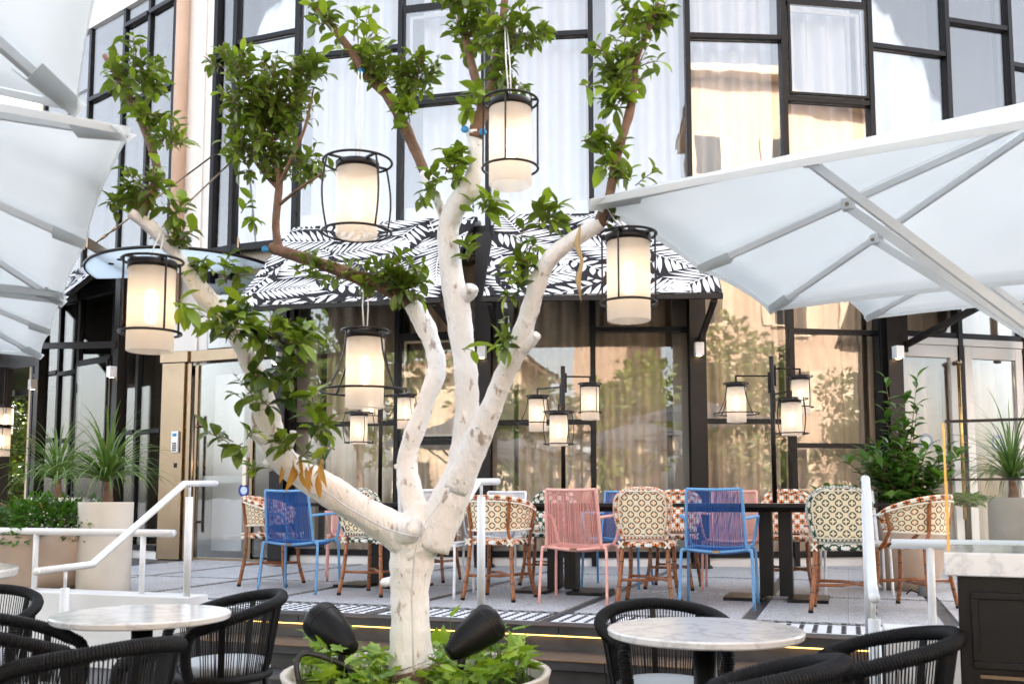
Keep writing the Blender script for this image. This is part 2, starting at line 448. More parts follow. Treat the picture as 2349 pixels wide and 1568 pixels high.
# stairs
core = MB()
zs = [FLOOR, FLOOR-.153, FLOOR-.306]
for k, z in enumerate(zs):
    t0 = EDGE - .33*k
    c = T((S0+S1)/2, t0 + .02 + .2, (z-.06)/2); core.box(c, (S1-S0, .36, z-.062), -ANG)
stairs = core.build('stairs', MT['grout']); stairs['kind'] = 'structure'
for k, z in enumerate(zs):
    t0 = EDGE - .33*k; dep = .33 if k else .18
    n = 5; L = (S1-S0)/n
    off = (0, .37, .15)[k]
    cuts = [S0] + [S0 + off + L*i for i in range(n+1) if S0 + .05 < S0 + off + L*i < S1 - .05] + [S1]
    for a, c in zip(cuts[:-1], cuts[1:]):
        m = MB(); m.box(T((a+c)/2, t0 + dep/2 - .012, z - .028), (c-a-.004, dep+.02, .056), -ANG)
        m.build('tread_slab', MT['darkstone'], stairs, bevel=.003)
        m = MB(); m.box(T((a+c)/2, t0 + .028, z - .112), (c-a-.004, .012, .094), -ANG)
        m.build('riser_slab', MT['darkstone'], stairs)
    m = MB(); m.bar(T(S0+.01, t0 - .0145-.008, z - .0015), T(S1-.01, t0 - .0145-.008, z-.0015), .014, .004); m.build('nosing_trim', MT['stainless'], stairs)
m = MB(); m.bar(T(S0+.02, EDGE + .004, FLOOR-.0615), T(S1-.02, EDGE + .004, FLOOR-.0615), .012, .008); m.build('led_strip', MT['led'], stairs)
# low white walls at both ends of the stairs
m = MB(); m.bar(T(-12, EDGE+.13, .27), T(S0-.02, EDGE+.13, .27), .26, .54)
tag(m.build('low_wall', MT['render'], bevel=.008), 'low white rendered wall left of the stairs under the planters', 'wall')
m = MB(); m.bar(T(S1+.03, EDGE+.1, .262), T(6, EDGE+.1, .262), .3, .524)
tag(m.build('low_wall', MT['render'], bevel=.008), 'low white rendered wall right of the stairs beside the black cabinet', 'wall')

# ------------------------------------------------------------------ the hotel
hotel = thing('hotel_building', 'glass-fronted hotel with dark irregular mullion grid and pleated curtains', 'building')
def bay(i, j=None):
    p, q = MU[i], MU[(i+1) if j is None else j]; d = q - p; L = d.length; d.normalize()
    m = Matrix((d, Vector((-d.y, d.x, 0)), Vector((0, 0, 1)))).transposed().to_4x4(); m.translation = p
    return m, L
def fbox(name, M, x0, x1, y0, y1, z0, z1, mat, parent=hotel, bevel=0):
    m = MB(); m.box(((x0+x1)/2, (y0+y1)/2, (z0+z1)/2), (x1-x0, y1-y0, z1-z0), 0, M)
    return m.build(name, mat, parent, bevel=bevel)
def pane(M, x0, x1, z0, z1, mat='glass', parent=hotel, y=0):
    c = Matrix.Translation(((x0+x1)/2, y, (z0+z1)/2))
    til = Matrix.Rotation(random.gauss(0, .0035), 4, 'Z') @ Matrix.Rotation(random.gauss(0, .003), 4, 'X')
    m = MB(); m.box((0, 0, 0), (x1-x0, .008, z1-z0))
    o = m.build('pane', MT[mat], parent); o.matrix_local = M @ c @ til
    return o
def curtain(M, x0, x1, z0, z1, mat, y=.26, wave=.21, amp=.06):
    n = max(8, int((x1-x0)/wave*8)); ph = random.uniform(0, 6)
    def fn(a, c):
        x = x0 + a*(x1-x0)
        w1 = math.sin(2*math.pi*x/wave + ph + .8*math.sin(x*3.1)); w1 = math.copysign(abs(w1)**.7, w1)
        return (x + .008*math.sin(9*x+c), y + amp*w1*(1-.25*c) + .012*math.sin(x*5.3+ph), z0 + c*(z1-z0))
    m = MB(); m.grid(fn, n, 2, M, lambda a, c: (x0 + a*(x1-x0), z0 + c*(z1-z0)))
    return m.build('curtain', MT[mat], hotel, True)
Z1, Z2, ZTOP = 4.62, 8.5, 13.0
def zv(i, u, v):
    c = (MU[i] + MU[i+1])/2
    return at(u, v, c.y).z
for i, p in enumerate(MU):
    if i in (6,): continue
    d = (MU[min(i+1, len(MU)-1)] - MU[max(i-1, 0)]).normalized(); rz = math.atan2(d.y, d.x)
    z0 = FLOOR if i not in (7, 8) else Z1 - .5
    m = MB(); m.box((p.x, p.y, (z0+Z2)/2), (.062, .14 if i > 5 else .075, Z2-z0), rz); m.build('mullion', MT['frame'], hotel)
UP = {2: [(245, 215)], 3: [(330, 48), (330, 232)], 4: [(400, 15), (400, 208)], 7: [(508, 130)], 8: [(600, 88)], 9: [(800, 123)], 10: [(1012, 14), (1012, 234)],
      11: [(1240, 84)], 12: [], 13: [(1685, 88)], 14: [(1890, 10), (1890, 235)], 15: [(2080, 118)], 16: [(2237, 60)], 17: [(2335, 165)]}
LO = {0: [(105, 858), (105, 1010)], 1: [(157, 855), (157, 1010)], 2: [(222, 826)], 3: [(287, 992)], 4: [(360, 989)], 9: [(800, 972)], 10: [(1010, 768), (1010, 1014)],
      11: [(1240, 968)], 12: [(1478, 756)], 13: [(1715, 966)], 14: [(1920, 762), (1920, 1022)]}
for i in range(len(MU)-1):
    M, L = bay(i)
    # upper floor
    if i not in (5, 6):
        cuts = [Z1 - .08 if i > 6 else Z1-.2] + sorted(zv(i, u, v) for u, v in UP.get(i, [(0, 120)] if i > 17 else [(245, 215)])) + [Z2]
        if i in UP:
            for z in cuts[1:-1]: fbox('transom', M, .032, L-.032, -.06, .05, z-.03, z+.03, MT['frame'])
        fbox('transom', M, .032, L-.032, -.065, .05, cuts[0]-.05, cuts[0]+.04, MT['frame'])
        for a, c in zip(cuts[:-1], cuts[1:]):
            op = (i in (10, 14) and c == cuts[2] and len(cuts) == 4)
            if op:                                              # opening light with its own sash
                sash = fbox('window_sash', M, .05, L-.05, -.085, -.062, a+.045, a+.075, MT['frame'])
                for (x0, x1, zz0, zz1) in ((.05, .08, a+.075, c-.075), (L-.08, L-.05, a+.075, c-.075), (.05, L-.05, c-.075, c-.045)):
                    fbox('sash_bar', M, x0, x1, -.085, -.062, zz0, zz1, MT['frame'], sash)
                for (x0, x1, zz0, zz1) in ((.10, .135, a+.12, c-.12), (L-.135, L-.10, a+.12, c-.12), (.10, L-.10, c-.12, c-.085), (.10, L-.10, a+.085, a+.12)):
                    fbox('inner_frame', M, x0, x1, .02, .06, zz0, zz1, MT['white_door'], sash)
                pane(M, .08, L-.08, a+.075, c-.075, 'glass_up', sash, -.072)
            else:
                pane(M, .03, L-.03, a+.03, c-.03, 'glass_up')
        if i >= 9: fbox('frosted_panel', M, .05, L-.05, .06, .09, cuts[0]+.05, cuts[0]+.36, MT['spandrel'])
        curtain(M, .06 if i % 2 else .2, L-.06, cuts[0]+.1, Z2-.1, 'curtain_white', wave=.25, amp=.075)
    if i not in (5, 6): fbox('upper_shade_wall', M, 0, L, -.05, .2, Z2, ZTOP, MT['render'])  # plain solid wall above the view, added so the hotel shades the terrace
    # slab edge between the storeys
    fbox('slab_edge', M, 0, L, .1, 2.4, Z1-.42, Z1-.06, MT['room'])
    # ground floor
    if i in (5, 6, 7, 8, 15, 16): continue
    cuts = [FLOOR+.16] + sorted(zv(i, u, v) for u, v in LO.get(i, [])) + [Z1-.36]
    fbox('sill', M, 0, L, -.03, .1, FLOOR-.01, FLOOR+.1, MT['white_door'])
    fbox('transom', M, .032, L-.032, -.055, .05, FLOOR+.1, FLOOR+.17, MT['frame'])
    for z in cuts[1:-1]: fbox('transom', M, .032, L-.032, -.055, .05, z-.028, z+.028, MT['frame'])
    fbox('transom', M, .032, L-.032, -.055, .05, cuts[-1]-.02, cuts[-1]+.3, MT['frame'])
    for a, c in zip(cuts[:-1], cuts[1:]):
        if (i in (10,) and a == cuts[1]) or (i == 2 and a == cuts[0]):     # casement
            sash = fbox('window_sash', M, .04, L-.04, -.08, -.058, a+.03, a+.07, MT['frame'])
            for (x0, x1, zz0, zz1) in ((.04, .075, a+.07, c-.07), (L-.075, L-.04, a+.07, c-.07), (.04, L-.04, c-.07, c-.03)):
                fbox('sash_bar', M, x0, x1, -.08, -.058, zz0, zz1, MT['frame'], sash)
            for (x0, x1, zz0, zz1) in ((.09, .12, a+.10, c-.10), (L-.12, L-.09, a+.10, c-.10), (.09, L-.09, c-.10, c-.07), (.09, L-.09, a+.07, a+.10)):
                fbox('inner_frame', M, x0, x1, -.05, -.02, zz0, zz1, MT['cream'], sash)
            pane(M, .075, L-.075, a+.07, c-.07, 'glass', sash, -.069)
        else:
            pane(M, .03, L-.03, a+.028, c-.028)
    curtain(M, .35 if i in (9, 11) else .05, L-(.28 if i == 12 else .04), FLOOR+.12, Z1-.45, 'curtain')
    if i in (9, 11): fbox('inner_pier', M, .04, .30, .10, .2, FLOOR+.1, Z1-.45, MT['room'])
    if i == 12: fbox('inner_pier', M, L-.22, L-.04, .10, .2, FLOOR+.1, Z1-.45, MT['room'])
# rooms behind the curtains, roof and rear walls
rm = MB()
for i in range(len(MU)-1):
    M, L = bay(i)
    rm.box((L/2, 2.5, (FLOOR+ZTOP)/2), (L+.6, .12, ZTOP-FLOOR), 0, M)
rm.build('rear_wall', MT['room'], hotel)
rf = MB()
out = [(p.x, p.y) for p in MU] + [(14, 24), (-2, 27), (-6.6, 17.2)]
rf.add([(x, y, z) for z in (ZTOP, ZTOP+.4) for x, y in out], [tuple(range(len(out)-1, -1, -1)), tuple(range(len(out), 2*len(out)))] +
       [(k, (k+1) % len(out), len(out)+(k+1) % len(out), len(out)+k) for k in range(len(out))])
rf.build('roof', MT['render'], hotel)
sw = MB()
for a, c in zip(out[len(MU)-1:], out[len(MU):]): sw.bar((a[0], a[1], ZTOP/2), (c[0], c[1], ZTOP/2), .25, ZTOP-.02)
sw.bar((out[-1][0], out[-1][1], ZTOP/2), (out[0][0], out[0][1], ZTOP/2), .25, ZTOP-.02)
sw.build('outer_wall', MT['cream_wall'], hotel)
# pier with the peach downpipe beside the entrance
M, L = bay(5)
fbox('pier_panel', M, .03, L, -.02, .2, 3.05, Z2, MT['white_door'])
M6, L6 = bay(6)
fbox('pier_panel', M6, .0, L6-.03, -.02, .2, 3.02, Z2, MT['white_door'])
fbox('pier_rib', M6, .08, .12, -.05, -.02, 3.02, Z2, MT['white_door'])
pp = MB(); pp.tube([M @ Vector((.16, -.09, 3.9)), M @ Vector((.16, -.09, Z2+.3))], .09, 20); pp.build('downpipe', MT['peach'], hotel, True)
# brushed steel portal with keypad
zt_p = at(410, 832, 12.7).z; zh = at(410, 806, 12.7).z
fbox('portal_panel', M, .02, L-.03, -.10, .12, FLOOR, zt_p, MT['stainless'], bevel=.004)
fbox('portal_jamb', M, L-.028, L+.05, -.06, .14, FLOOR, zt_p, MT['stainless'], bevel=.004)
Md, Ld = bay(6, 9)
fbox('portal_header', M, .0, L+.03, -.13, .12, zt_p+.003, zh, MT['stainless'], bevel=.004)
fbox('portal_header', Md, .03, Ld-.05, -.09, .12, zt_p+.003, zh, MT['stainless'], bevel=.004)
kp = fbox('keypad', M, L*.55, L*.55+.1, -.135, -.10, 1.86, 2.14, MT['white_metal'], bevel=.004)
fbox('keypad_screen', M, L*.55+.02, L*.55+.08, -.138, -.134, 2.07, 2.11, MT['blue_cap'], kp)
for a in range(3):
    for c in range(4): fbox('key', M, L*.55+.022+a*.021, L*.55+.036+a*.021, -.14, -.134, 1.88+c*.03, 1.9+c*.03, MT['steel'], kp)
fbox('card_reader', M, L*.55+.03, L*.55+.075, -.106, -.099, 1.66, 1.72, MT['black'])
# glass entrance door and its side light
dz = zt_p - .02
door = fbox('entrance_door', Md, .1, .155, -.03, .03, FLOOR+.02, dz, MT['stainless'], bevel=.003)
pane(Md, .155, 1.02, FLOOR+.03, dz, 'glass', door)
hb = MB(); hb.tube([Md @ Vector((.17, -.11, FLOOR+.35)), Md @ Vector((.17, -.11, 2.35))], .02, 12); hb.build('pull_handle', MT['stainless'], door, True)
for z in (.95, 2.2):
    hb = MB(); hb.tube([Md @ Vector((.17, -.11, z)), Md @ Vector((.22, 0, z))], .017, 10); hb.build('handle_fixing', MT['stainless'], door, True)
fbox('push_bar', Md, .22, .98, .04, .07, 1.46, 1.55, MT['spandrel'], door)
fbox('push_bar_end', Md, .93, .99, -.05, -.006, 1.42, 1.78, MT['cream'], door, .006)
fbox('push_bar_end', Md, .165, .215, .04, .09, 1.40, 1.68, MT['bronze'], door, .006)
def ring_sticker(M, x, z, parent, r=.085):
    s = MB(); s.lathe([(r, 0), (r, .002), (r*.62, .002), (r*.62, 0)], 28, M @ Matrix.Translation((x, -.008, z)) @ Matrix.Rotation(math.pi/2, 4, 'X'), caps=False)
    s.build('ring_sticker', pm('sticker_blue', (.02, .04, .3), .4), parent, True)
    s = MB(); s.lathe([(0, .001), (r*.6, .001)], 28, M @ Matrix.Translation((x, -.007, z)) @ Matrix.Rotation(math.pi/2, 4, 'X'), caps=False)
    s.build('sticker_disc', pm('sticker_pale', (.5, .62, .7), .4), parent, True)
ring_sticker(Md, .93, 1.36, door)
fbox('door_post', Md, 1.03, 1.07, -.03, .04, FLOOR, dz, MT['stainless'])
pane(Md, 1.08, Ld-.06, FLOOR+.05, dz)
fbox('threshold', Md, .03, Ld-.03, -.04, .1, FLOOR-.01, FLOOR+.03, MT['stainless'])
pane(Md, .03, Ld-.03, zh+.03, Z1-.45)
fbox('lobby_screen', Md, .12, .62, .35, .37, FLOOR+.1, dz-.1, MT['spandrel'])
fbox('lobby_wall', Md, .62, Ld+.3, 1.6, 1.7, FLOOR, Z1-.5, MT['frame'])
# white double doors on the right
zd = at(2120, 775, 11.8).z
for i, hx in ((15, 'r'), (16, 'l')):
    M, L = bay(i)
    fbox('transom', M, .032, L-.032, -.055, .05, zd, zd+.07, MT['frame']); fbox('transom', M, .032, L-.032, -.055, .05, Z1-.38, Z1-.06, MT['frame'])
    pane(M, .03, L-.03, zd+.07, Z1-.38); curtain(M, .05, L-.04, FLOOR+.05, Z1-.45, 'curtain')
    fbox('door_head', M, .032, L-.032, -.06, .04, zd-.09, zd-.001, MT['white_door'], bevel=.004)
    x0, x1 = .06, L-.04; zt = zd-.095; z0 = FLOOR+.02
    lf = fbox('door_leaf', M, x0, x0+.11, -.05, .015, z0, zt, MT['white_door'], bevel=.004)
    fbox('stile', M, x1-.11, x1, -.05, .015, z0, zt, MT['white_door'], lf, .004)
    fbox('top_rail', M, x0+.11, x1-.11, -.05, .015, zt-.15, zt, MT['white_door'], lf, .004)
    fbox('bottom_rail', M, x0+.11, x1-.11, -.05, .015, z0, z0+.2, MT['white_door'], lf, .004)
    pane(M, x0+.11, x1-.11, z0+.2, zt-.15, 'glass', lf, -.015)
    ring_sticker(M, L*.55, 1.95, lf, .1)
    if hx == 'r':
        hb = MB(); hb.tube([M @ Vector((x1-.06, -.13, 1.0)), M @ Vector((x1-.06, -.13, zt-.2))], .022, 12); hb.build('pull_handle', MT['brass'], lf, True)
        hb = MB(); hb.tube([M @ Vector((x1-.06, -.16, zt-.22)), M @ Vector((x1-.06, -.05, zt-.22))], .03, 12); hb.build('handle_fixing', MT['stainless'], lf, True)
    else:
        for z in (1.2, 2.35): fbox('hinge', M, L-.04, L+.02, -.09, -.05, z, z+.16, MT['white_metal'], lf, .004)
# glass entrance canopy hung on rods
cz = 4.27; cc = Vector((-4.42, 12.65, cz)); crx, cry = 1.32, 1.5
cn = thing('entrance_canopy', 'half-round pale glass canopy hung on steel rods above the entrance', 'canopy')
g_ = NT('canopy_glass'); MT['canopy_glass'] = cloth_mat('canopy_frosted_glass', (.88, .95, .98), .85)
dsc = MB(); ring = []
for k in range(33):
    a = math.pi + math.pi*k/32; ring.append((cc.x + crx*math.cos(a), cc.y + .25 - .12*math.cos(a) + cry*math.sin(a)*1.0))
n = len(ring)
dsc.add([(x, y, cz) for x, y in ring] + [(x, y, cz+.03) for x, y in ring], [tuple(range(n-1, -1, -1)), tuple(range(n, 2*n))] + [(k, k+1, n+k+1, n+k) for k in range(n-1)] + [(n-1, 0, n, 2*n-1)])
dsc.build('glass_disc', MT['canopy_glass'], cn)
ed = MB(); ed.tube([(x, y, cz+.015) for x, y in ring], .02, 6); ed.build('edge_trim', MT['steel'], cn, True)
for dx, dy in ((-.75, -.5), (-.55, -.72), (.55, -.72), (.8, -.45), (.2, -.95), (-.1, -.4)):
    h = MB(); h.lathe([(.035, -.012), (.035, .0)], 14, Matrix.Translation((cc.x+dx, cc.y+dy, cz-.001))); h.build('downlight', MT['black'], cn)
for q, (x0, x1) in enumerate(((-5.2, -5.2), (-3.65, -3.35))):
    h = MB(); h.bar((x0, cc.y+.15, cz+.10), (x1, cc.y-1.15, cz+.10), .02, .13); h.build('steel_fin', MT['stainless'], cn)
for (pa, pb) in ((Vector((-3.98, 12.5, 5.85)), Vector((-5.2, 11.75, cz+.16))), (Vector((-3.55, 12.35, 5.85)), Vector((-4.45, 11.55, cz+.16)))):
    h = MB(); h.tube([pa, pb], .011, 8); h.build('tie_rod', MT['stainless'], cn, True)
    d = (pb-pa).normalized()
    for q in (.06, .12): 
        h = MB(); h.tube([pb - d*q*3, pb - d*(q*3-.1)], .018, 8); h.build('turnbuckle', MT['stainless'], cn, True)

# ------------------------------------------------------------------ steel posts and cube lamps
posts = []
def offs(i, k=.28):
    d = (MU[i+1] - MU[i-1] if i else MU[1]-MU[0]).normalized(); n_ = Vector((d.y, -d.x, 0)); return MU[i] + n_*k, math.atan2(d.y, d.x)
where = {1: 'behind the ponytail palms at the far left', 4: 'left of the entrance, beside the steel portal', 9: 'right of the entrance door behind the tree',
         11: 'between the two patterned awnings', 13: 'under the right end of the awning beside the parasol', 15: 'left of the white double doors'}
for i, wh in where.items():
    p, rz = offs(i)
    t = thing('steel_post', 'dark brown steel post ' + wh, 'post', (p.x, p.y, FLOOR), rz, 'steel posts along the glass front')
    zt = 3.95; fw = .19 if i > 5 else .13
    m = MB(); m.box((0, 0, zt/2), (.03, .13, zt)); m.box((0, -.071, zt/2), (fw, .012, zt)); m.box((0, .071, zt/2), (fw, .012, zt))
    m.build('shaft', MT['steel'], t)
    m = MB(); m.lathe([(.14, 0), (.14, .02), (.1, .05), (.075, .06)], 20); m.build('base', MT['steel'], t, True)
    c = p + Vector((math.sin(rz), -math.cos(rz), 0))*.125
    l = thing('cube_lamp', 'white cube lamp on the post ' + wh, 'lamp', (c.x, c.y, 2.9), rz, 'cube lamps on the steel posts')
    m = MB(); m.box((0, 0, .07), (.10, .1, .15)); m.build('housing', MT['white_metal'], l, bevel=.004)
    m = MB(); m.lathe([(0, -.008), (.03, -.008), (.03, -.004)], 14, caps=False); m.build('aperture', MT['lamp_spot'], l)

# ================================================================== awnings with palm print
def clip_rect(poly, x1, y1):
    def cut(ps, inside, cross):
        o = []
        for k in range(len(ps)):
            a, c = ps[k-1], ps[k]
            if inside(c):
                if not inside(a): o.append(cross(a, c))
                o.append(c)
            elif inside(a): o.append(cross(a, c))
        return o
    for ax, val, sg in ((0, 0, 1), (0, x1, -1), (1, 0, 1), (1, y1, -1)):
        if len(poly) < 3: return []
        poly = cut(poly, lambda p: sg*(p[ax]-val) >= 0,
                   lambda a, c: tuple(a[q] + (c[q]-a[q])*((val-a[ax])/(c[ax]-a[ax])) for q in (0, 1)))
    return poly if len(poly) >= 3 else []
def frond(rng, cx, cy, ang, ln, kind, lay, white, dark, X, Y):
    ca, sa = math.cos(ang), math.sin(ang); bend = rng.uniform(-.35, .35)
    def w(x, y): return (cx + x*ca - y*sa, cy + x*sa + y*ca)
    def spine(t): x = t*ln; return x, bend*ln*(t*t)*.5, math.atan(bend*t)
    hw = ln*(.34 if kind == 0 else .24)
    env = [w(ln*.5 + ln*.52*math.cos(2*math.pi*k/16), spine(.5)[1] + hw*math.sin(2*math.pi*k/16)) for k in range(16)]
    e = clip_rect(env, X, Y)
    if e: dark.add([(p[0], p[1], lay) for p in e], [tuple(range(len(e)))])
    lay += .00018
    N = 14 if kind == 0 else 8
    for k in range(N):
        t = .05 + .93*k/(N-1)
        x, y, th = spine(t)
        L = hw*1.12*(math.sin(math.pi*min(1, .18 + .8*t)))**.6*(1.05 if kind == 0 else .85)
        for sd in (-1, 1):
            a = th + sd*(R(62) - R(34)*t) + rng.uniform(-.06, .06)
            wd = (ln*.026 if kind == 0 else ln*.040)*rng.uniform(.8, 1.15)
            pts = []
            for q, wv in ((0, .25), (.25, .9), (.5, 1), (.75, .72), (1, .02)): pts.append((q*L, wv*wd))
            for q, wv in ((.75, .72), (.5, 1), (.25, .9), (0, .25)): pts.append((q*L, -wv*wd))
            c_, s_ = math.cos(a), math.sin(a)
            pl = clip_rect([w(x + px*c_ - py*s_, y + px*s_ + py*c_) for px, py in pts], X, Y)
            if pl: white.add([(p[0], p[1], lay) for p in pl], [tuple(range(len(pl)))])
    for k in range(8):
        (x0, y0, _), (x1, y1, _) = spine(k/8), spine((k+1)/8); h = ln*.008
        pl = clip_rect([w(x0, y0-h), w(x1, y1-h), w(x1, y1+h), w(x0, y0+h)], X, Y)
        if pl: white.add([(p[0], p[1], lay+.0001) for p in pl], [tuple(range(len(pl)))])
def awning(label, i, j, x0=.0, x1=0., out_=1.62, zt=4.68, zb=3.36, seed=1, arms=(1, 1)):
    M, L = bay(i, j); X = L - x0 - x1
    aw = thing('awning', label, 'awning', group='palm print awnings')
    A = M @ Vector((x0, -.1, zt)); Bp = M @ Vector((x0, -out_, zb))
    ex = (M.to_3x3() @ Vector((1, 0, 0))); ey = (A - Bp); Y = ey.length; ey.normalize(); ez = ex.cross(ey)
    P = Matrix((ex, ey, ez)).transposed().to_4x4(); P.translation = Bp
    f = MB(); f.box((X/2, Y/2, -.006), (X, Y, .012), 0, P); f.build('fabric', MT['awning_dark'], aw)
    rng = random.Random(seed); wh = MB(); dk = MB(); lay = .0006; spots = []
    for gx in range(int(X/.30)+2):
        for gy in range(int(Y/.30)+2): spots.append((gx*.30-.2 + rng.uniform(-.12, .12), gy*.30-.2 + rng.uniform(-.12, .12)))
    rng.shuffle(spots)
    for cx, cy in spots:
        frond(rng, cx, cy, rng.uniform(0, 6.28), rng.uniform(.75, 1.15), 0 if rng.random() < .75 else 1, lay, wh, dk, X, Y); lay += .0003
    pr = wh.build('printed_leaves', MT['awning_white'], aw); pr.matrix_local = P
    pr = dk.build('printed_ground', MT['awning_dark'], aw); pr.matrix_local = P
    for (a, c) in (((0, 0), (X, 0)), ((0, Y), (X, Y))):
        q = MB(); q.bar(P @ Vector((a[0]-.02, a[1], -.03)), P @ Vector((c[0]+.02, c[1], -.03)), .05, .05); q.build('frame_bar', MT['steel'], aw)
    for x in (0, X):
        q = MB(); q.bar(P @ Vector((x, 0, -.02)), P @ Vector((x, Y, -.02)), .03, .045, ez); q.build('side_bar', MT['steel'], aw)
    for x, on in ((.06, arms[0]), (X-.06, arms[1])):
        if not on: continue
        q = MB(); q.bar(M @ Vector((x0+x, -out_+.03, zb-.045)), M @ Vector((x0+x, -.2, zb-.30)), .05, .07); q.build('arm', MT['steel'], aw)
        q = MB(); q.bar(M @ Vector((x0+x, -.27, zb-.36)), M @ Vector((x0+x, -.27, zb+.25)), .09, .05, Vector((0, 1, 0))); q.build('arm_plate', MT['steel'], aw)
    return aw
awning('white palm print awning over the tables, left of the tall trunk', 9, 11, .03, .14, seed=3)
awning('white palm print awning right of the tall trunk, beside the big parasol', 11, 13, .10, -.12, out_=1.6, seed=5)
awning('palm print awning at the far left behind the stacked parasols', 0, 3, .0, .0, zb=3.2, seed=8, arms=(0, 0))
awning('palm print awning over the white double doors, hidden by parasols', 15, 17, .1, .1, seed=9)
m = MB(); m.bar((-7.1, 14.35, 3.55), (-5.4, 13.0, 3.35), .06, .09); tag(m.build('tie_beam', MT['steel']), 'thin dark steel beam between the two left posts', 'beam')

# ================================================================== parasols
def parasol(label, C, rz, a, c, ze, zp, z0=0):
    u = thing('parasol', label, 'parasol', (C[0], C[1], z0), rz, 'white canvas parasols'); ze -= z0; zp -= z0
    ends = [(a, c), (0, c), (-a, c), (-a, 0), (-a, -c), (0, -c), (a, -c), (a, 0)]
    f = MB(); hem = MB()
    for k in range(8):
        p, q = Vector((*ends[k], ze)), Vector((*ends[(k+1) % 8], ze))
        def fn(i, j):
            e = p + (q-p)*i; bow = 4*i*(1-i)
            e2 = Vector((e.x*(1-.012*bow), e.y*(1-.012*bow), ze + .012*bow))
            r = .03 + .97*j
            pt = Vector((0, 0, zp))*(1-r) + e2*r; pt.z -= .035*bow*math.sin(math.pi*r)*.6 + .05*math.sin(math.pi*r)*0
            return pt
        f.grid(fn, 8, 10)
        hem.add([fn(i/8, 1.0) + Vector((0, 0, dz)) for dz in (-.002, -.024) for i in range(9)] , [(i, i+1, 10+i, 9+i) for i in range(8)])
    cn_ = f.build('canopy', MT['canvas'], u, True, solid=.003)
    hem.build('hem', MT['canvas'], cn_, False, solid=.002)
    cp = MB(); cp.lathe([(.0, zp+.05), (.12, zp+.03), (.16, zp-.03)], 16, caps=False); cp.build('cap', MT['canvas'], u, True)
    hubz = ze - .56
    for k, (x, y) in enumerate(ends):
        e = Vector((x, y, ze-.022)); top = Vector((0, 0, zp-.035)); d = (e-top)
        rb = MB(); rb.bar(top + d*.02, top + d*.975, .02, .028); r_ = rb.build('rib', MT['white_metal'], u, bevel=.003)
        pk = MB(); dd = d.normalized(); sdv = dd.cross(Vector((0, 0, 1))).normalized()
        pk.add([top + d*.90 + sdv*.05 + Vector((0, 0, .005)), top + d*.90 - sdv*.05 + Vector((0, 0, .005)), top + d*.90 + Vector((0, 0, -.032)), top + d*.998 + sdv*.035 + Vector((0, 0, .012)), top + d*.998 - sdv*.035 + Vector((0, 0, .012)), top + d*.998 + Vector((0, 0, -.02))],
               [(0, 2, 5, 3), (1, 4, 5, 2)])
        pk.build('rib_pocket', MT['canvas'], r_, solid=.003)
        j = top + d*.56
        st = MB(); st.bar(j + Vector((0, 0, -.02)), Vector((x, y, 0)).normalized()*.05 + Vector((0, 0, hubz)), .016, .036); st.build('strut', MT['white_metal'], u, bevel=.002)
        jn = MB(); jn.box(j + Vector((0, 0, -.008)), (.05, .05, .05), math.atan2(y, x)); jn.build('joint', MT['white_metal'], r_, bevel=.006)
        bt = MB(); bt.tube([j + sdv*.03 + Vector((0, 0, -.012)), j - sdv*.03 + Vector((0, 0, -.012))], .009, 8); bt.build('bolt', MT['stainless'], r_)
    po = MB(); po.tube([(0, 0, .02), (0, 0, zp)], .032, 16); po.build('pole', MT['white_metal'], u, True)
    hb = MB(); hb.lathe([(.055, hubz-.05), (.07, hubz-.04), (.07, hubz+.03), (.04, hubz+.05)], 16); hb.build('runner', MT['white_metal'], u, True)
    hb = MB(); hb.lathe([(.05, zp-.09), (.07, zp-.07), (.05, zp-.02)], 16); hb.build('top_hub', MT['white_metal'], u, True)
    bs = MB(); bs.box((0, 0, .03), (.6, .6, .06)); bs.build('base', MT['white_metal'], u, bevel=.01)
    return u
def rect_from(A, B, half, side):
    """rectangle with edge A-B, reaching 2*half to one side"""
    A, B = Vector((A.x, A.y, 0)), Vector((B.x, B.y, 0)); d = (B-A).normalized(); n_ = Vector((d.y, -d.x, 0))*side
    return (A+B)/2 + n_*half, math.atan2(d.y, d.x), (B-A).length/2
ze = 2.3
C, rz, a = rect_from(onz(1350, 458, ze), onz(1765, 705, ze), 1.5, 1)
parasol('large white parasol reaching over the right foreground, struts showing', C, rz, a, 1.5, ze, 2.78)
B2 = onz(1987, 726, 2.66); dv = Vector((math.cos(rz), math.sin(rz), 0))
C2, r2, a2 = rect_from(B2 - dv*2.1, B2, 1.5, 1)
parasol('white parasol behind the large right one, only its corner showing', C2, r2, a2, 1.5, 2.66, 3.1, FLOOR)
A_, B_ = onz(297, 292, ze), onz(143, 688, ze)
C3, r3, a3 = rect_from(A_, B_, 1.25, -1)
parasol('white parasol at the left edge, middle of three', C3, r3, a3, 1.25, ze, 2.78)
B4 = onz(94, 812, ze); M4 = onz(109, 754, ze)
d3 = Vector((math.cos(r3), math.sin(r3), 0))
C4, r4, a4 = rect_from(Vector((B4.x, B4.y, 0)) - d3*2*(B4-M4).length, B4, 1.25, -1)
parasol('white parasol at the left edge, lowest and farthest of three', C4, r4, a4, 1.25, ze, 2.78)
B5 = onz(176, 238, ze)
C5, r5, a5 = rect_from(Vector((B5.x, B5.y, 0)) - d3*2.3, B5, 1.25, -1)
parasol('white parasol in the top left corner, nearest of three', C5, r5, a5, 1.25, ze, 2.78)
parasol('white parasol seen only mirrored in the windows, behind the viewer', (-.6, -4.2), .5, 1.2, 1.4, 2.5, 3.1)
parasol('white parasol mirrored in the right windows, behind the viewer', (4.2, -3.6), .5, 1.2, 1.4, 2.5, 3.1)

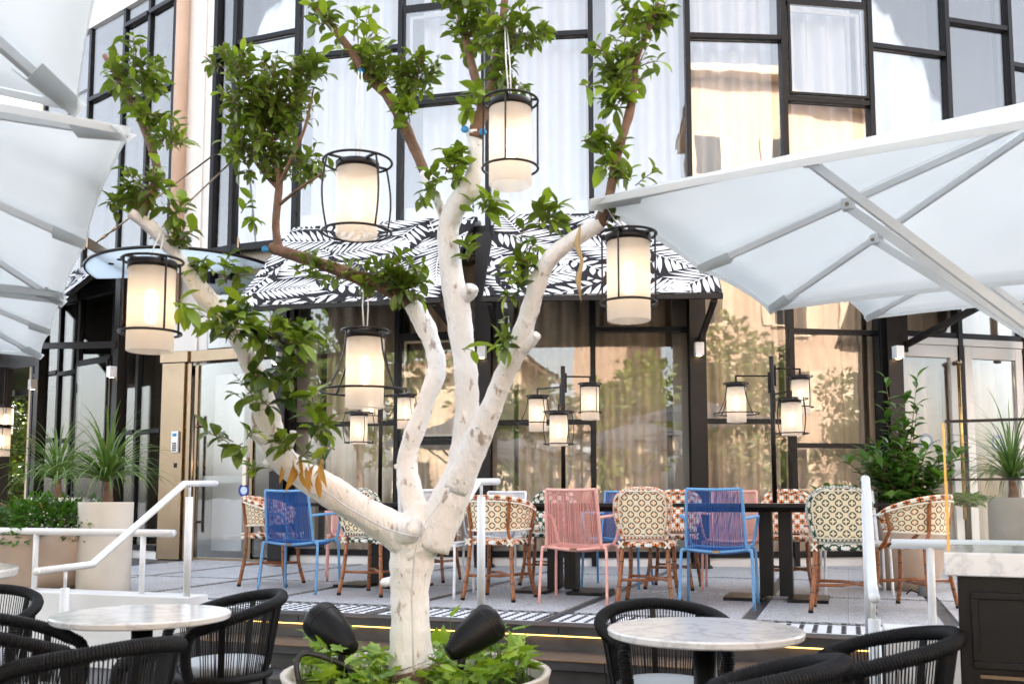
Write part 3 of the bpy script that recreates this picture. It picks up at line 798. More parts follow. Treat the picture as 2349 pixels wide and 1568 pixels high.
# ================================================================== lanterns
def lantern_parts(t, kind, sc_=1.0, power=.03, off=Vector((0, 0, 0))):
    """the lantern hangs with its top ring at off"""
    Mx = Matrix.Translation(off) @ Matrix.Scale(sc_, 4)
    gr = .077; zb_ = -.305 if kind != 'barrel' else -.275
    m = MB(); m.lathe([(gr, -.02), (gr, zb_), (gr*.96, zb_-.004)], 32, Mx, caps=False)
    g_ = m.build('glass_shade', MT['opal'], t, True)
    m = MB(); m.lathe([(.0, .0), (gr+.004, .0), (gr+.004, -.027), (gr-.002, -.027)], 32, Mx, caps=False); m.build('cap', MT['bronze'], t, True)
    m = MB(); m.lathe([(.0, -.095), (.014, -.10), (.021, -.12), (.021, -.195), (.012, -.21), (0, -.213)], 14, Mx, caps=False); m.build('bulb', MT['bulb'], t, True)
    if kind == 'straight': r0, r1, zr, prof = .1, .1, -.245, [(0, 1), (1, 1)]
    elif kind == 'bell': r0, r1, zr, prof = .098, .182, -.24, None
    else: r0, r1, zr, prof = .128, .128, -.265, None
    for rr, z in ((r0, .004), (r1, zr)):
        m = MB(); m.tube([(rr*math.cos(2*math.pi*k/40), rr*math.sin(2*math.pi*k/40), z) for k in range(40)], 0.0048, 8, closed=True, M=Mx); m.build('ring', MT['bronze'], t, True)
    for k in range(4):
        a = .5 + k*math.pi/2
        pts = []
        for q in range(13):
            s = q/12
            if kind == 'straight': rr = r0
            elif kind == 'bell': rr = r0 + (r1-r0)*(s**2.1)
            else: rr = r0 + .02*math.sin(math.pi*s)
            pts.append((rr*math.cos(a), rr*math.sin(a), .004 + (zr-.004)*s))
        m = MB(); m.tube(pts, .0038, 6, M=Mx); m.build('rod', MT['bronze'], t, True)
    for k in range(2):
        a = .5 + k*math.pi/2
        m = MB(); m.bar(Mx @ Vector((-r0*math.cos(a), -r0*math.sin(a), .006)), Mx @ Vector((r0*math.cos(a), r0*math.sin(a), .006)), .012*sc_, .006*sc_); m.build('cross_bar', MT['bronze'], t)
    ld = bpy.data.lights.new('lantern_light', 'POINT'); ld.energy = power*sc_*sc_; ld.color = (1, .70, .44); ld.shadow_soft_size = .02
    lo = bpy.data.objects.new('lantern_light', ld); COL.objects.link(lo); lo.parent = t; lo.location = off + Vector((0, 0, -.15*sc_))
def hanging(label, kind, u, v_top, Y, rope_to, rz=0, sc_=1.0):
    p = at(u, v_top, Y)
    t = thing('lantern', label, 'lantern', p, rz, 'lanterns hung in the tree')
    lantern_parts(t, kind, sc_)
    q = Vector(rope_to) - p; q.rotate(Matrix.Rotation(-rz, 3, 'Z'))
    for dx in (-.006, .006):
        m = MB(); m.tube([(dx, 0, .005), q*.5 + Vector((dx*2, 0, 0)), q + Vector((dx, 0, 0))], .0028, 6); m.build('cord', pm('clear_cord', (.7, .7, .68), .4), t, True)
hanging('lit straight-caged lantern at far left, hanging below the left limb', 'straight', 350, 601, 3.22, at(372, 535, 3.3), .3)
hanging('lit barrel-caged lantern hanging before the left palm print awning', 'barrel', 820, 375, 3.5, at(826, 165, 3.62), .2)
hanging('lit straight-caged lantern high beside the upright central trunk', 'straight', 1170, 236, 3.36, at(1160, 60, 3.5), .9)
hanging('lit bell-caged lantern low in the middle, beside the thin inner limb', 'bell', 838, 762, 3.85, at(838, 645, 3.95), .35)
hanging('lit straight-caged lantern hanging below the right limb, beside the big parasol', 'straight', 1440, 540, 3.36, at(1396, 480, 3.42), .6)

# ================================================================== terrace tables and lamp posts
def uv_to_s(u, t):
    k = (u-1174)/2209; Y = t/(math.cos(ANG) + math.sin(ANG)*k); return math.cos(ANG)*k*Y - math.sin(ANG)*Y
TT = 7.93
def terrace_table(label, s, L):
    p = T(s, TT, FLOOR); t = thing('terrace_table', label, 'table', p, -ANG, 'long dark tables on the terrace')
    m = MB(); m.box((0, 0, .735), (L-.01, .74, .03)); m.build('table_top', MT['steel'], t, bevel=.003)
    m = MB(); m.box((0, 0, .70), (L-.3, .06, .04)); m.build('top_rail', MT['steel'], t)
    for x in (-.075, .075):
        m = MB(); m.box((x, 0, .36), (.10, .16, .66)); m.build('pedestal', MT['steel'], t, bevel=.004)
        m = MB(); m.box((x*3.2, -.02, .0125), (.30, .46, .025)); m.build('base_plate', MT['bronze'], t, bevel=.004)
    return t
SL, SM, SR = -4.0, -2.31, -.56
terrace_table('dark terrace table at the left, behind the tree trunk', SL, 1.66)
terrace_table('dark terrace table in the middle, behind the salmon chair', SM, 1.74)
terrace_table('dark terrace table at the right, beside the white handrail', SR, 1.74)
def lamp_post(label, s, lamps):
    p = T(s, TT, FLOOR); t = thing('lamp_post', label, 'lamp post', p, 0, 'three-armed lamp posts on the tables')
    m = MB(); m.tube([(0, 0, .752), (0, 0, 1.93)], .019, 14); m.build('post', MT['bronze'], t, True)
    for kind, dx, dy, z in lamps:
        d = Vector((dx, dy, 0)); n_ = d.normalized()
        m = MB(); m.bar(n_*.026 + Vector((0, 0, z-.14)), n_*.026 + Vector((0, 0, z+.03)), .014, .014, n_); m.build('bracket', MT['bronze'], t)
        m = MB(); m.bar(n_*.02 + Vector((0, 0, z)), d + Vector((0, 0, z)), .013, .013); m.build('arm', MT['bronze'], t)
        m = MB(); m.bar(d + Vector((0, 0, z+.005)), d + Vector((0, 0, z-.065)), .013, .013, n_); m.build('drop', MT['bronze'], t)
        ln = bpy.data.objects.new('lantern_head', None); COL.objects.link(ln); ln.parent = t
        lantern_parts(ln, kind, 1.0, .03, d + Vector((0, 0, z-.065)))
lamp_post('lamp post with three lit lanterns on the left table', SL-.06, [('bell', .235, -.05, 1.80), ('straight', -.10, .06, 1.86), ('barrel', -.17, -.2, 1.62)])
lamp_post('lamp post with three lit lanterns on the middle table', SM, [('bell', -.215, .17, 1.75), ('straight', .235, .02, 1.84), ('barrel', -.05, -.26, 1.57)])
lamp_post('lamp post with three lit lanterns on the right table', SR, [('bell', -.29, .0, 1.77), ('straight', .235, .03, 1.83), ('barrel', .08, -.24, 1.62)])

# ================================================================== terrace chairs
def rope_chair(name, label, frame, rope):
    t = thing(name, label, 'chair', group='rope armchairs at the terrace tables')
    r = .0115
    for sx in (-1, 1):
        for nm, pts in (('leg', [(.2, -.19, .425), (.235, -.195, .418), (.25, -.2, .38), (.262, -.245, 0)]), ('leg', [(.2, .22, .425), (.235, .222, .418), (.25, .224, .38), (.26, .25, 0)])):
            m = MB(); m.tube([Vector((sx*x, y, z)) for x, y, z in smooth_path(pts, 4)], r, 10); m.build(nm, frame, t, True)
        m = MB(); m.tube([Vector((sx*x, y, z)) for x, y, z in smooth_path([(.212, -.2, .425), (.207, -.225, .55), (.200, -.255, .70), (.193, -.285, .855)], 4)], r, 10); m.build('back_post', frame, t, True)
        m = MB(); m.tube([Vector((sx*x, y, z)) for x, y, z in smooth_path([(.203, -.24, .645), (.25, -.16, .655), (.278, 0, .66), (.28, .13, .655), (.272, .2, .63), (.258, .225, .56), (.236, .226, .46), (.21, .22, .43)], 4)], r, 10); m.build('arm', frame, t, True)
    for nm, pts in (('top_rail', [(-.193, -.285, .855), (0, -.30, .85), (.193, -.285, .855)]), ('rear_rail', [(-.212, -.2, .425), (0, -.205, .405), (.212, -.2, .425)]), ('front_rail', [(-.21, .225, .428), (0, .23, .415), (.21, .225, .428)])):
        m = MB(); m.tube(smooth_path(pts, 5), r, 10); m.build(nm, frame, t, True)
    for sx in (-1, 1):
        m = MB(); m.tube([(sx*.212, -.2, .425), (sx*.21, .225, .428)], r, 10); m.build('side_rail', frame, t, True)
    n = 54; mb = MB(); ms = MB()
    for k in range(n):
        x = -1 + 2*(k+.5)/n
        sag = .012*(1-x*x)
        pts = [(x*.203, -.20-.004, .41-sag*.6), (x*.198, -.222-sag*1.4, .54), (x*.192, -.25-sag*1.5, .70), (x*.186, -.29-sag, .862)]
        j = random.uniform(-.0016, .0016)
        mb.tube([(a+j, c, e) for a, c, e in pts], .0027, 4, caps=False)
        ms.tube([(x*.203, -.205, .412-sag*.6), (x*.203, -.05, .40-sag*1.6), (x*.203, .1, .402-sag*1.6), (x*.203, .235, .425-sag*.5)], .0029, 4, caps=False)
    mb.build('rope_back', rope, t, True); ms.build('rope_seat', rope, t, True)
    m = MB(); m.box((0, -.222, .408), (.05, .006, .016)); m.build('maker_tag', MT['stainless'], t)
    return t
def cane_legs(t, w, d, zt):
    P = {}
    for sx in (-1, 1):
        for sy in (-1, 1):
            pts = [(sx*w*.84, sy*d*.84, zt), (sx*w*.9, sy*d*.9, zt*.55), (sx*w*1.03, sy*d*1.06, .012)]
            if sy > 0: pts[1] = (sx*w*.86, sy*d*.86, zt*.5)
            pp_ = smooth_path(pts, 5); P[(sx, sy)] = pp_
            m = MB(); m.tube(pp_, .0165, 12); l = m.build('leg', MT['rattan'], t, True)
            for q in (3, 7):
                k = MB(); a, c = Vector(pp_[q]), Vector(pp_[q+1]); dd = (c-a).normalized()
                k.tube([a - dd*.003, a + dd*.003], .0175, 12); k.build('cane_node', MT['bronze'], l, True)
            k = MB(); e = Vector(pp_[-1]); k.lathe([(.013, -.012), (.018, -.009), (.018, .008)], 12, Matrix.Translation(e)); k.build('foot', MT['black'], l, True)
    for sx in (-1, 1):
        def pt(key): 
            q = P[key]; return Vector(q[5])*.9 + Vector(q[6])*.1
        a, c = pt((sx, -1)), pt((-sx, 1)); a.z = c.z = zt*.44
        if sx > 0: a.z += .004; c.z += .004
        mid = (a+c)/2 + Vector((0, 0, .012*sx))
        m = MB(); m.tube([a, mid, c], .012, 10); m.build('stretcher', MT['rattan'], t, True)
def seat_disc(t, w, d, z, mat):
    m = MB(); n = 36
    def rp(k, s):
        a = 2*math.pi*k/n; c_, s_ = math.cos(a), math.sin(a)
        q = (abs(c_)**4 + abs(s_)**4)**-.25; q = .55*q + .45
        return (w*s*c_*q, d*s*s_*q)
    vs = []; uv = []; fs = []
    rings = [(1.0, -.02), (1.03, 0), (1.0, .018), (.92, .022), (.5, .016), (.02, .014)]
    for s, dz in rings:
        for k in range(n):
            x, y = rp(k, s); vs.append((x, y, z+dz)); uv.append((x, y + dz))
    for i in range(len(rings)-1):
        for k in range(n): fs.append((i*n+k, i*n+(k+1) % n, (i+1)*n+(k+1) % n, (i+1)*n+k))
    fs.append(tuple(range((len(rings)-1)*n, len(rings)*n))); fs.append(tuple(range(n-1, -1, -1)))
    m.add(vs, fs, None, uv); m.build('seat', mat, t, True)
    m = MB(); m.box((.03, -d*1.03-.002, z-.002), (.05, .004, .022)); m.build('maker_tag', MT['white_metal'], t)
    for sx in (-1, 1):
        for sy in (-1, 1):
            m = MB(); c = Vector((sx*w*.84, sy*d*.9, z))
            m.bar(c + Vector((-.02, sy*.012, -.025)), c + Vector((.02, sy*.012, .025)), .012, .03, Vector((0, 1, 0)))
            m.bar(c + Vector((.02, sy*.013, -.025)), c + Vector((-.02, sy*.013, .025)), .012, .03, Vector((0, 1, 0)))
            m.build('binding', MT['cream'], t)
def bistro_chair(name, label, col):
    t = thing(name, label, 'chair', group='woven bistro chairs at the terrace tables')
    F_, B_ = MT['weave_' + col], MT['weave_' + col + '_back']
    cane_legs(t, .2, .2, .43); seat_disc(t, .205, .205, .45, F_)
    def hw(b):
        if b < .6: return .158 + .044*math.sin(min(1, b/.6)*math.pi/2)
        return .202*(1 - ((b-.6)/.4)**2.6)**.42 if b < 1 else 0
    def pos(a, b, off):
        x = a*hw(b); z = .505 + .355*b
        y = -.185 - .085*b - .03*(1-(a*.9)**2)*.8 + off
        return Vector((x, y, z))
    for off, mat, nm in ((.006, F_, 'back_front_weave'), (-.006, B_, 'back_panel')):
        m = MB(); m.grid(lambda i, j: pos(2*i-1, j*.985, off), 10, 14, None, lambda i, j: ((2*i-1)*hw(j*.985), .36*j)); m.build(nm, mat, t, True)
    def outline(k_, off, ins=1):
        bs = [0, .1, .2, .3, .4, .5, .6, .7, .78, .86, .92, .96, .985]
        L = [pos(-ins, b*(1 if ins == 1 else .93) + (.0 if ins == 1 else .03), off) for b in bs]; Rr = [pos(ins, b*(1 if ins == 1 else .93) + (0 if ins == 1 else .03), off) for b in reversed(bs)]
        return L + Rr
    m = MB(); m.tube(outline(0, 0), .021, 10, closed=True); m.build('woven_rim', F_, t, True)
    m = MB(); m.tube(outline(0, -.022, .87), .005, 6, closed=True); m.build('piping', MT['cream'], t, True)
    for sx in (-1, 1):
        m = MB(); m.tube(smooth_path([(sx*.165, -.165, .42), (sx*.16, -.182, .48), (sx*.155, -.195, .56)], 4), .017, 12); m.build('back_post', MT['rattan'], t, True)
        m = MB(); m.lathe([(.02, 0), (.021, .012), (.021, .04), (.02, .05)], 12, Matrix.Translation((sx*.158, -.187, .49))); m.build('post_wrap', MT['cream'], t, True)
    return t
def bistro_armchair(name, label, col):
    t = thing(name, label, 'chair', group='woven bistro chairs at the terrace tables')
    F_, B_ = MT['weave_' + col], MT['weave_' + col + '_back']
    cane_legs(t, .21, .21, .43); seat_disc(t, .215, .215, .45, F_)
    A = R(112)
    def pos(a, b, off=0):
        th = a*A; q = abs(a)
        z0 = .535 + .02*q; z1 = .80 - .12*(q**2.2)
        r = .232 + .035*b + off
        return Vector((r*math.sin(th)*1.04, -r*math.cos(th), z0 + (z1-z0)*b))
    for off, mat, nm in ((-.006, F_, 'back_front_weave'), (.006, B_, 'back_panel')):
        m = MB(); m.grid(lambda i, j: pos(2*i-1, j, off), 36, 5, None, lambda i, j: ((2*i-1)*A*.25, .26*j)); m.build(nm, mat, t, True)
    rim = [pos(-1, 0)] + [pos(-1, .5)] + [pos(-1 + 2*k/40, 1) for k in range(41)] + [pos(1, .5), pos(1, 0)]
    m = MB(); m.tube(rim, .019, 10); m.build('woven_rim', F_, t, True)
    m = MB(); m.tube([pos(-1 + 2*k/40, .0, .014) for k in range(41)], .008, 8); m.build('piping', MT['cream'], t, True)
    m = MB(); m.tube([pos(-1 + 2*k/40, .88, .018) for k in range(41)], .007, 8); m.build('piping', MT['cream'], t, True)
    for th in (-R(38), R(38), -R(100), R(100)):
        r0 = .215; p0 = Vector((.185*math.copysign(1, th), -.175 if abs(th) < 1 else .15, .42)); a = th/A
        m = MB(); m.tube(smooth_path([tuple(p0), tuple(pos(a, 0, .016)), tuple(pos(a, .5, .016)), tuple(pos(a, .92, .016))], 4), .014, 10); m.build('back_post', MT['rattan'], t, True)
    return t
def rope_mat(n, c, rough=.45): return pm(n, c, rough, 0, .08, 20, .1, 300)
blue_f, blue_r = rope_mat('blue_frame', (.13, .32, .58)), rope_mat('blue_rope', (.008, .08, .32))
pink_f, pink_r = rope_mat('salmon_frame', (.80, .42, .36)), rope_mat('salmon_rope', (.80, .37, .32))
white_f, white_r = rope_mat('white_frame', (.78, .79, .80)), rope_mat('white_rope', (.74, .76, .79))
near, far = 7.24, 8.62
def put(t, u, row, dr=0, dt=0, ux=0):
    s = uv_to_s(u, (7.0 if row == 'n' else 8.86) + dt)
    c = T(s + ux, (near if row == 'n' else far) + dt, FLOOR)
    t.location = c; t.rotation_euler = (0, 0, -ANG + (0 if row == 'n' else math.pi) + dr)
protos = {}
def chair(kind, col, label, u, row, dr=0, dt=0, ux=0):
    key = (kind, col)
    if key not in protos:
        if kind == 'rope': t = rope_chair('rope_armchair', label, *{'blue': (blue_f, blue_r), 'pink': (pink_f, pink_r), 'white': (white_f, white_r)}[col])
        elif kind == 'bistro': t = bistro_chair('bistro_chair', label, col)
        else: t = bistro_armchair('bistro_armchair', label, col)
        protos[key] = t
    else: t = copy_tree(protos[key])
    t['label'] = label; put(t, u, row, dr, dt, ux)
    return t
chair('rope', 'blue', 'blue rope armchair left of the tree, its back to the stairs', 656, 'n', .10)
chair('rope', 'blue', 'blue rope armchair right of the tree, its back to the stairs', 1636, 'n', .03)
chair('rope', 'blue', 'blue rope armchair on the far side of the tables, beside a salmon chair', 1428, 'f', -.05)
chair('rope', 'pink', 'salmon rope armchair with its back to the stairs, centre of the row', 1310, 'n', .03)
chair('rope', 'pink', 'salmon rope armchair on the far side, seen through the blue one', 1688, 'f', .06)
chair('rope', 'pink', 'salmon rope armchair on the far side left of the tree', 838, 'f', .55)
chair('rope', 'white', 'white rope armchair half hidden by the tree trunk', 968, 'n', .05)
chair('rope', 'white', 'white rope armchair on the far side, beside the central handrail', 1160, 'f', .02)
chair('rope', 'white', 'white rope armchair on the far side near the right handrail', 1955, 'f', .1)
chair('bistro', 'green', 'green and cream woven chair just left of the trunk', 830, 'n', -.12)
chair('bistro', 'green', 'green and cream woven chair beside the right handrail', 1925, 'n', -.02)
chair('bistro', 'green', 'green and cream woven chair on the far side, behind the salmon chair', 1272, 'f', .03)
chair('bistro', 'orange', 'orange and cream woven chair between the salmon and blue chairs', 1471, 'n', .03)
chair('bistro', 'orange', 'orange and cream woven chair on the far side, left of the blue back', 1552, 'f', -.03)
chair('bistro', 'orange', 'orange and cream woven chair on the far side behind the right lamp post', 1806, 'f', .04)
chair('bistro', 'orange', 'orange and cream woven chair on the far side hidden by the trunk', 1015, 'f', 0)
chair('barrel', 'orange', 'orange woven barrel armchair with its back to the stairs, beside central handrail', 1122, 'n', -.08)
t = chair('barrel', 'orange', 'orange woven barrel armchair at the left end of the tables', 640, 'n', 0)
t.location = T(-5.05, 7.72, FLOOR); t.rotation_euler.z = -ANG - R(80)
t = chair('barrel', 'orange', 'orange woven barrel armchair at the right end of the tables', 2100, 'n', 0)
t.location = T(.42, 7.6, FLOOR); t.rotation_euler.z = -ANG + R(62)

# ================================================================== railings
def rail_tube(name, pts, r, parent, mat=None, caps=True):
    m = MB(); m.tube(pts, r, 16); return m.build(name, mat or MT['white_metal'], parent, True)
def handrail(label, s, up_len=.30):
    h = thing('handrail', label, 'handrail', T(s, EDGE, FLOOR), 0, 'white stair handrails')
    base = T(s, EDGE, FLOOR)
    def q(t, z): return T(s, t, z) - base
    t0, t1 = EDGE+.06, 4.72
    pts = [q(t0+up_len, 1.362), q(t0-.06, 1.355), q(t1+.22, .83), q(t1-.22, .815)]
    rail_tube('rail', pts, .024, h)
    for e in (pts[0], pts[-1]):
        m = MB(); m.lathe([(.0, -.024), (.012, -.021), (.021, -.012), (.024, 0), (.021, .012), (.012, .021), (0, .024)], 16, Matrix.Translation(e), caps=False); m.build('end_cap', MT['white_metal'], h, True)
    rail_tube('post', [q(t0, FLOOR+.002), q(t0, 1.26)], .027, h); rail_tube('post_spigot', [q(t0, 1.26), q(t0, 1.35)], .010, h)
    rail_tube('post', [q(t1, .002), q(t1, .70)], .027, h); rail_tube('post_spigot', [q(t1, .70), q(t1, .815)], .010, h)
handrail('white stair handrail at the left end of the stairs, before the planters', -4.56)
handrail('white stair handrail in the middle, behind the trunk', -2.27)
handrail('white stair handrail at the right end of the stairs, seen end on', .09)
def guard(label, s0, s1, posts_, t=EDGE+.13, zt=.54, z=.99):
    h = thing('guard_rail', label, 'railing', T(s0, t, zt), 0, 'white guard rails on the low walls'); b0 = T(s0, t, zt)
    rail_tube('rail', [T(s0, t, z)-b0, T(s1, t, z)-b0], .028, h)
    for s in posts_: rail_tube('post', [T(s, t, zt)-b0, T(s, t, z-.02)-b0], .021, h)
guard('white guard rail on the low wall in front of the planters', -9.5, -4.74, (-9.0, -8.0, -7.0, -6.05, -5.02))
guard('white guard rail on the low wall beside the black cabinet', .22, 4.5, (.42, 1.5, 2.6, 3.7), t=EDGE+.1, zt=.524)
m = MB(); p = T(.72, EDGE-.065, .33); m.box(p, (.15, .04, .2), -ANG); tag(m.build('junction_box', MT['white_metal'], bevel=.006), 'small white box fixed to the low wall beside the cabinet', 'box')

# ================================================================== planters and plants
def leaf_mesh(name, mat, L=.075, W=.034, fold=.35, droop=.25):
    m = MB(); n = 5; vs = []; fs = []
    prof = [.12, .72, 1.0, .82, .05]
    for k in range(n):
        t = k/(n-1); z = -droop*L*t*t; w_ = W/2*prof[k]
        vs += [(-w_, t*L, z + fold*w_), (0, t*L, z), (w_, t*L, z + fold*w_)]
    for k in range(n-1):
        for j in range(2): fs.append((k*3+j, k*3+j+1, k*3+j+4, k*3+j+3))
    m.add(vs, fs)
    return m.mesh(name, mat, True), vs, fs
def orient(p, d, roll=0, s=1):
    d = d.normalized(); x = d.cross(Vector((0, 0, 1)))
    if x.length < 1e-3: x = Vector((1, 0, 0))
    x.normalize(); z = x.cross(d); m = Matrix((x, d, z)).transposed().to_4x4(); m.translation = p
    return m @ Matrix.Rotation(roll, 4, 'Y') @ Matrix.Scale(s, 4)
def scatter_leaves(root, places, tmpl, mat, top=300, name='leaf', rest_name='crown', near_first=True):
    """places: (matrix); the nearest ones become objects, the rest one mesh"""
    me, vs, fs = tmpl
    pl = sorted(places, key=lambda M: (M.translation - EYE).length) if near_first else places
    inv = root.matrix_basis.inverted()
    for M in pl[:top]: piece(name, me, root, inv @ M)
    if pl[top:]:
        m = MB()
        for M in pl[top:]: m.add(vs, fs, inv @ M)
        o = m.build(rest_name, mat, root, True); o['kind'] = 'stuff'
def pot(name, label, loc, prof, mat, cat='planter'):
    t = thing(name, label, cat, loc); rt, zt = prof[-1]
    m = MB(); m.lathe(prof + [(rt-.03, zt), (rt-.035, zt-.10)], 40); m.build('pot', mat, t, True)
    m = MB(); m.lathe([(0, zt-.055), (rt-.034, zt-.06)], 30, caps=False); m.build('soil', MT['soil'], t)
    return t
def palm(label, loc, z, n=115, Lr=(.5, .95), seed=1, w_=.011):
    t = thing('ponytail_palm', label, 'palm', (loc[0], loc[1], z), 0, 'ponytail palms'); rng = random.Random(seed)
    m = MB(); m.tube(smooth_path([(0, 0, -.04), (.01, 0, .08), (0, .01, .22)], 4), [.06 - .004*k for k in range(9)], 10); m.build('trunk', MT['bark'], t, True)
    for k in range(n):
        a = rng.uniform(0, 6.28); el = rng.uniform(.35, 1.45); L = rng.uniform(*Lr); pts = []; p = Vector((0, 0, .2)); dirv = Vector((math.cos(a)*math.cos(el), math.sin(a)*math.cos(el), math.sin(el)))
        tw = rng.uniform(-.3, .3); N = 8
        for q in range(N+1):
            pts.append(p.copy()); p = p + dirv*(L/N); dirv.z -= .22*(1.25 if q > 2 else .7); dirv.normalize()
        vs = []; fs = []
        for q, pt in enumerate(pts):
            tg = (pts[min(q+1, N)] - pts[max(q-1, 0)]).normalized(); sd_ = tg.cross(Vector((0, 0, 1)))
            sd_ = sd_.normalized() if sd_.length > 1e-3 else Vector((1, 0, 0)); nn = sd_.cross(tg)
            ww = w_*(1 - (q/N)**2)*.9 + .0006
            vs += [pt + sd_*ww + nn*ww*.5, pt, pt - sd_*ww + nn*ww*.5]
        for q in range(N): fs += [(q*3, q*3+1, q*3+4, q*3+3), (q*3+1, q*3+2, q*3+5, q*3+4)]
        m = MB(); m.add(vs, fs); m.build('blade', MT['blade'], t, True)
    return t
# left group
Pb = onz(75, 1352, FLOOR); Pb = Vector((-3.93, 8.2, FLOOR))
pot('bowl_planter', 'wide tan bowl planter with clipped bush behind the left rail', Pb, [(.34, 0), (.44, .10), (.52, .26), (.555, .42), (.56, .5)], MT['planter_tan'])
Pc = Vector((-3.36, 7.98, FLOOR))
pot('cylinder_planter', 'tall white cylinder planter with ponytail palm left of the handrail', Pc, [(.205, 0), (.21, .01), (.215, .74), (.215, .76)], MT['planter'])
palm('ponytail palm in the tall white cylinder planter', (Pc.x, Pc.y), FLOOR+.72, 150, (.42, .78), 3)
Pd = Vector((-4.4, 9.3, FLOOR))
pot('cylinder_planter', 'white cylinder planter standing behind the clipped bush', Pd, [(.24, 0), (.25, .01), (.25, .78), (.25, .8)], MT['planter'])
palm('ponytail palm in the planter behind the clipped bush', (Pd.x, Pd.y), FLOOR+.76, 110, (.45, .8), 5)
bush = thing('box_bush', 'rounded green bush growing in the tan bowl planter', 'bush', Pb + Vector((0, 0, .45)))
rng = random.Random(11); pl = []
for k in range(4200):
    a = rng.uniform(0, 6.28); ph = math.acos(rng.uniform(-.15, 1)); r_ = rng.uniform(.72, 1.05)*(1 + .16*math.sin(3*a+1)*math.sin(4*ph) + .1*math.sin(7*a))
    d = Vector((math.cos(a)*math.sin(ph), math.sin(a)*math.sin(ph), math.cos(ph)))
    p = Pb + Vector((0, 0, .47)) + Vector((d.x*.56, d.y*.54, d.z*.30))*r_
    dd = d + Vector((rng.gauss(0, .6), rng.gauss(0, .6), rng.gauss(.25, .5)))
    pl.append(orient(p, dd, rng.uniform(-1, 1), rng.uniform(.7, 1.25)))
scatter_leaves(bush, pl, leaf_mesh('bush_leaf', MT['leaf_bush'], .05, .024), MT['leaf_bush'], 150, 'leaf', 'foliage')
m = MB()
for k in range(14):
    a = k*.45; m.tube([(0, 0, -.05), (.2*math.cos(a), .2*math.sin(a), .14), (.42*math.cos(a), .38*math.sin(a), .2 + .1*(k % 2))], .008, 5)
m.build('stems', MT['bark'], bush, True)['kind'] = 'stuff'
# right group
Ps = Vector((4.55, 10.15, FLOOR))
Ps = T(uv_to_s(2075, 9.15), 9.15, FLOOR)
pot('tall_planter', 'tan planter with glossy shrub behind the right end chair', Ps, [(.20, 0), (.26, .08), (.31, .3), (.33, .56), (.33, .6)], MT['planter_tan'])
shrub = thing('glossy_shrub', 'glossy dark green shrub with upright shoots beside the white doors', 'shrub', Ps + Vector((0, 0, .55)))
rng = random.Random(5); pl = []; st = MB()
for k in range(74):
    a = rng.uniform(0, 6.28); lean = rng.uniform(.05, 1.1); H = rng.uniform(.5, 1.0)*(1.15 if lean < .3 else .85)
    if k in (1, 2): lean, H = .12, 1.32
    if k > 62: lean, H, a = 1.25, rng.uniform(.6, .85), rng.uniform(-.6, .5)
    pts = [Vector((0, 0, 0))]; d = Vector((math.cos(a)*lean*.6, math.sin(a)*lean*.6, 1)).normalized()
    for q in range(6):
        pts.append(pts[-1] + d*(H/6)); d = (d + Vector((math.cos(a)*.10*lean, math.sin(a)*.1*lean, -.02 - (.22 if lean > 1 else 0)))).normalized()
    st.tube(pts, [.008 - .001*q for q in range(7)], 5)
    for q in range(22):
        f_ = .22 + .78*q/21; i = min(5, int(f_*6)); p = pts[i] + (pts[i+1]-pts[i])*(f_*6-i if f_ < 1 else 1)
        aa = q*2.4 + a; o_ = Vector((math.cos(aa), math.sin(aa), rng.uniform(.05, .8) + (.9 if q > 18 else 0)))
        pl.append(orient(Ps + Vector((0, 0, .55)) + p, o_, rng.uniform(-.4, .4), rng.uniform(.75, 1.3)))
st.build('stems', MT['bark'], shrub, True)['kind'] = 'stuff'
scatter_leaves(shrub, pl, leaf_mesh('shrub_leaf', MT['leaf_shrub'], .125, .052, .3, .35), MT['leaf_shrub'], 300, 'leaf', 'foliage')
Pp = Vector((5.25, 10.1, FLOOR))
pot('cylinder_planter', 'white cylinder planter behind the glass screen at the right', Pp, [(.23, 0), (.24, .01), (.24, .78), (.24, .8)], pm('grey_concrete', (.26, .25, .23), .8, 0, .12, 4, .25, 120))
palm('ponytail palm behind the glass screen at the right edge', (Pp.x, Pp.y), FLOOR+.78, 130, (.6, 1.05), 9)
fl = thing('floor_uplight', 'small grey cylindrical uplight standing beside the tan planter', 'lamp', T(uv_to_s(2115, 8.6), 8.6, FLOOR))
m = MB(); m.lathe([(.06, 0), (.062, .005), (.062, .125), (.058, .13), (.05, .12)], 20); m.build('housing', pm('grey_lamp', (.2, .2, .2), .5), fl, True)
m = MB(); m.lathe([(0, .12), (.05, .12)], 20, caps=False); m.build('lens', MT['spandrel'], fl)
m = MB(); m.tube([(-.06, 0, .02), (-.12, 0, .05), (-.14, .05, .01)], .006, 6); m.build('cable', MT['cable'], fl, True)

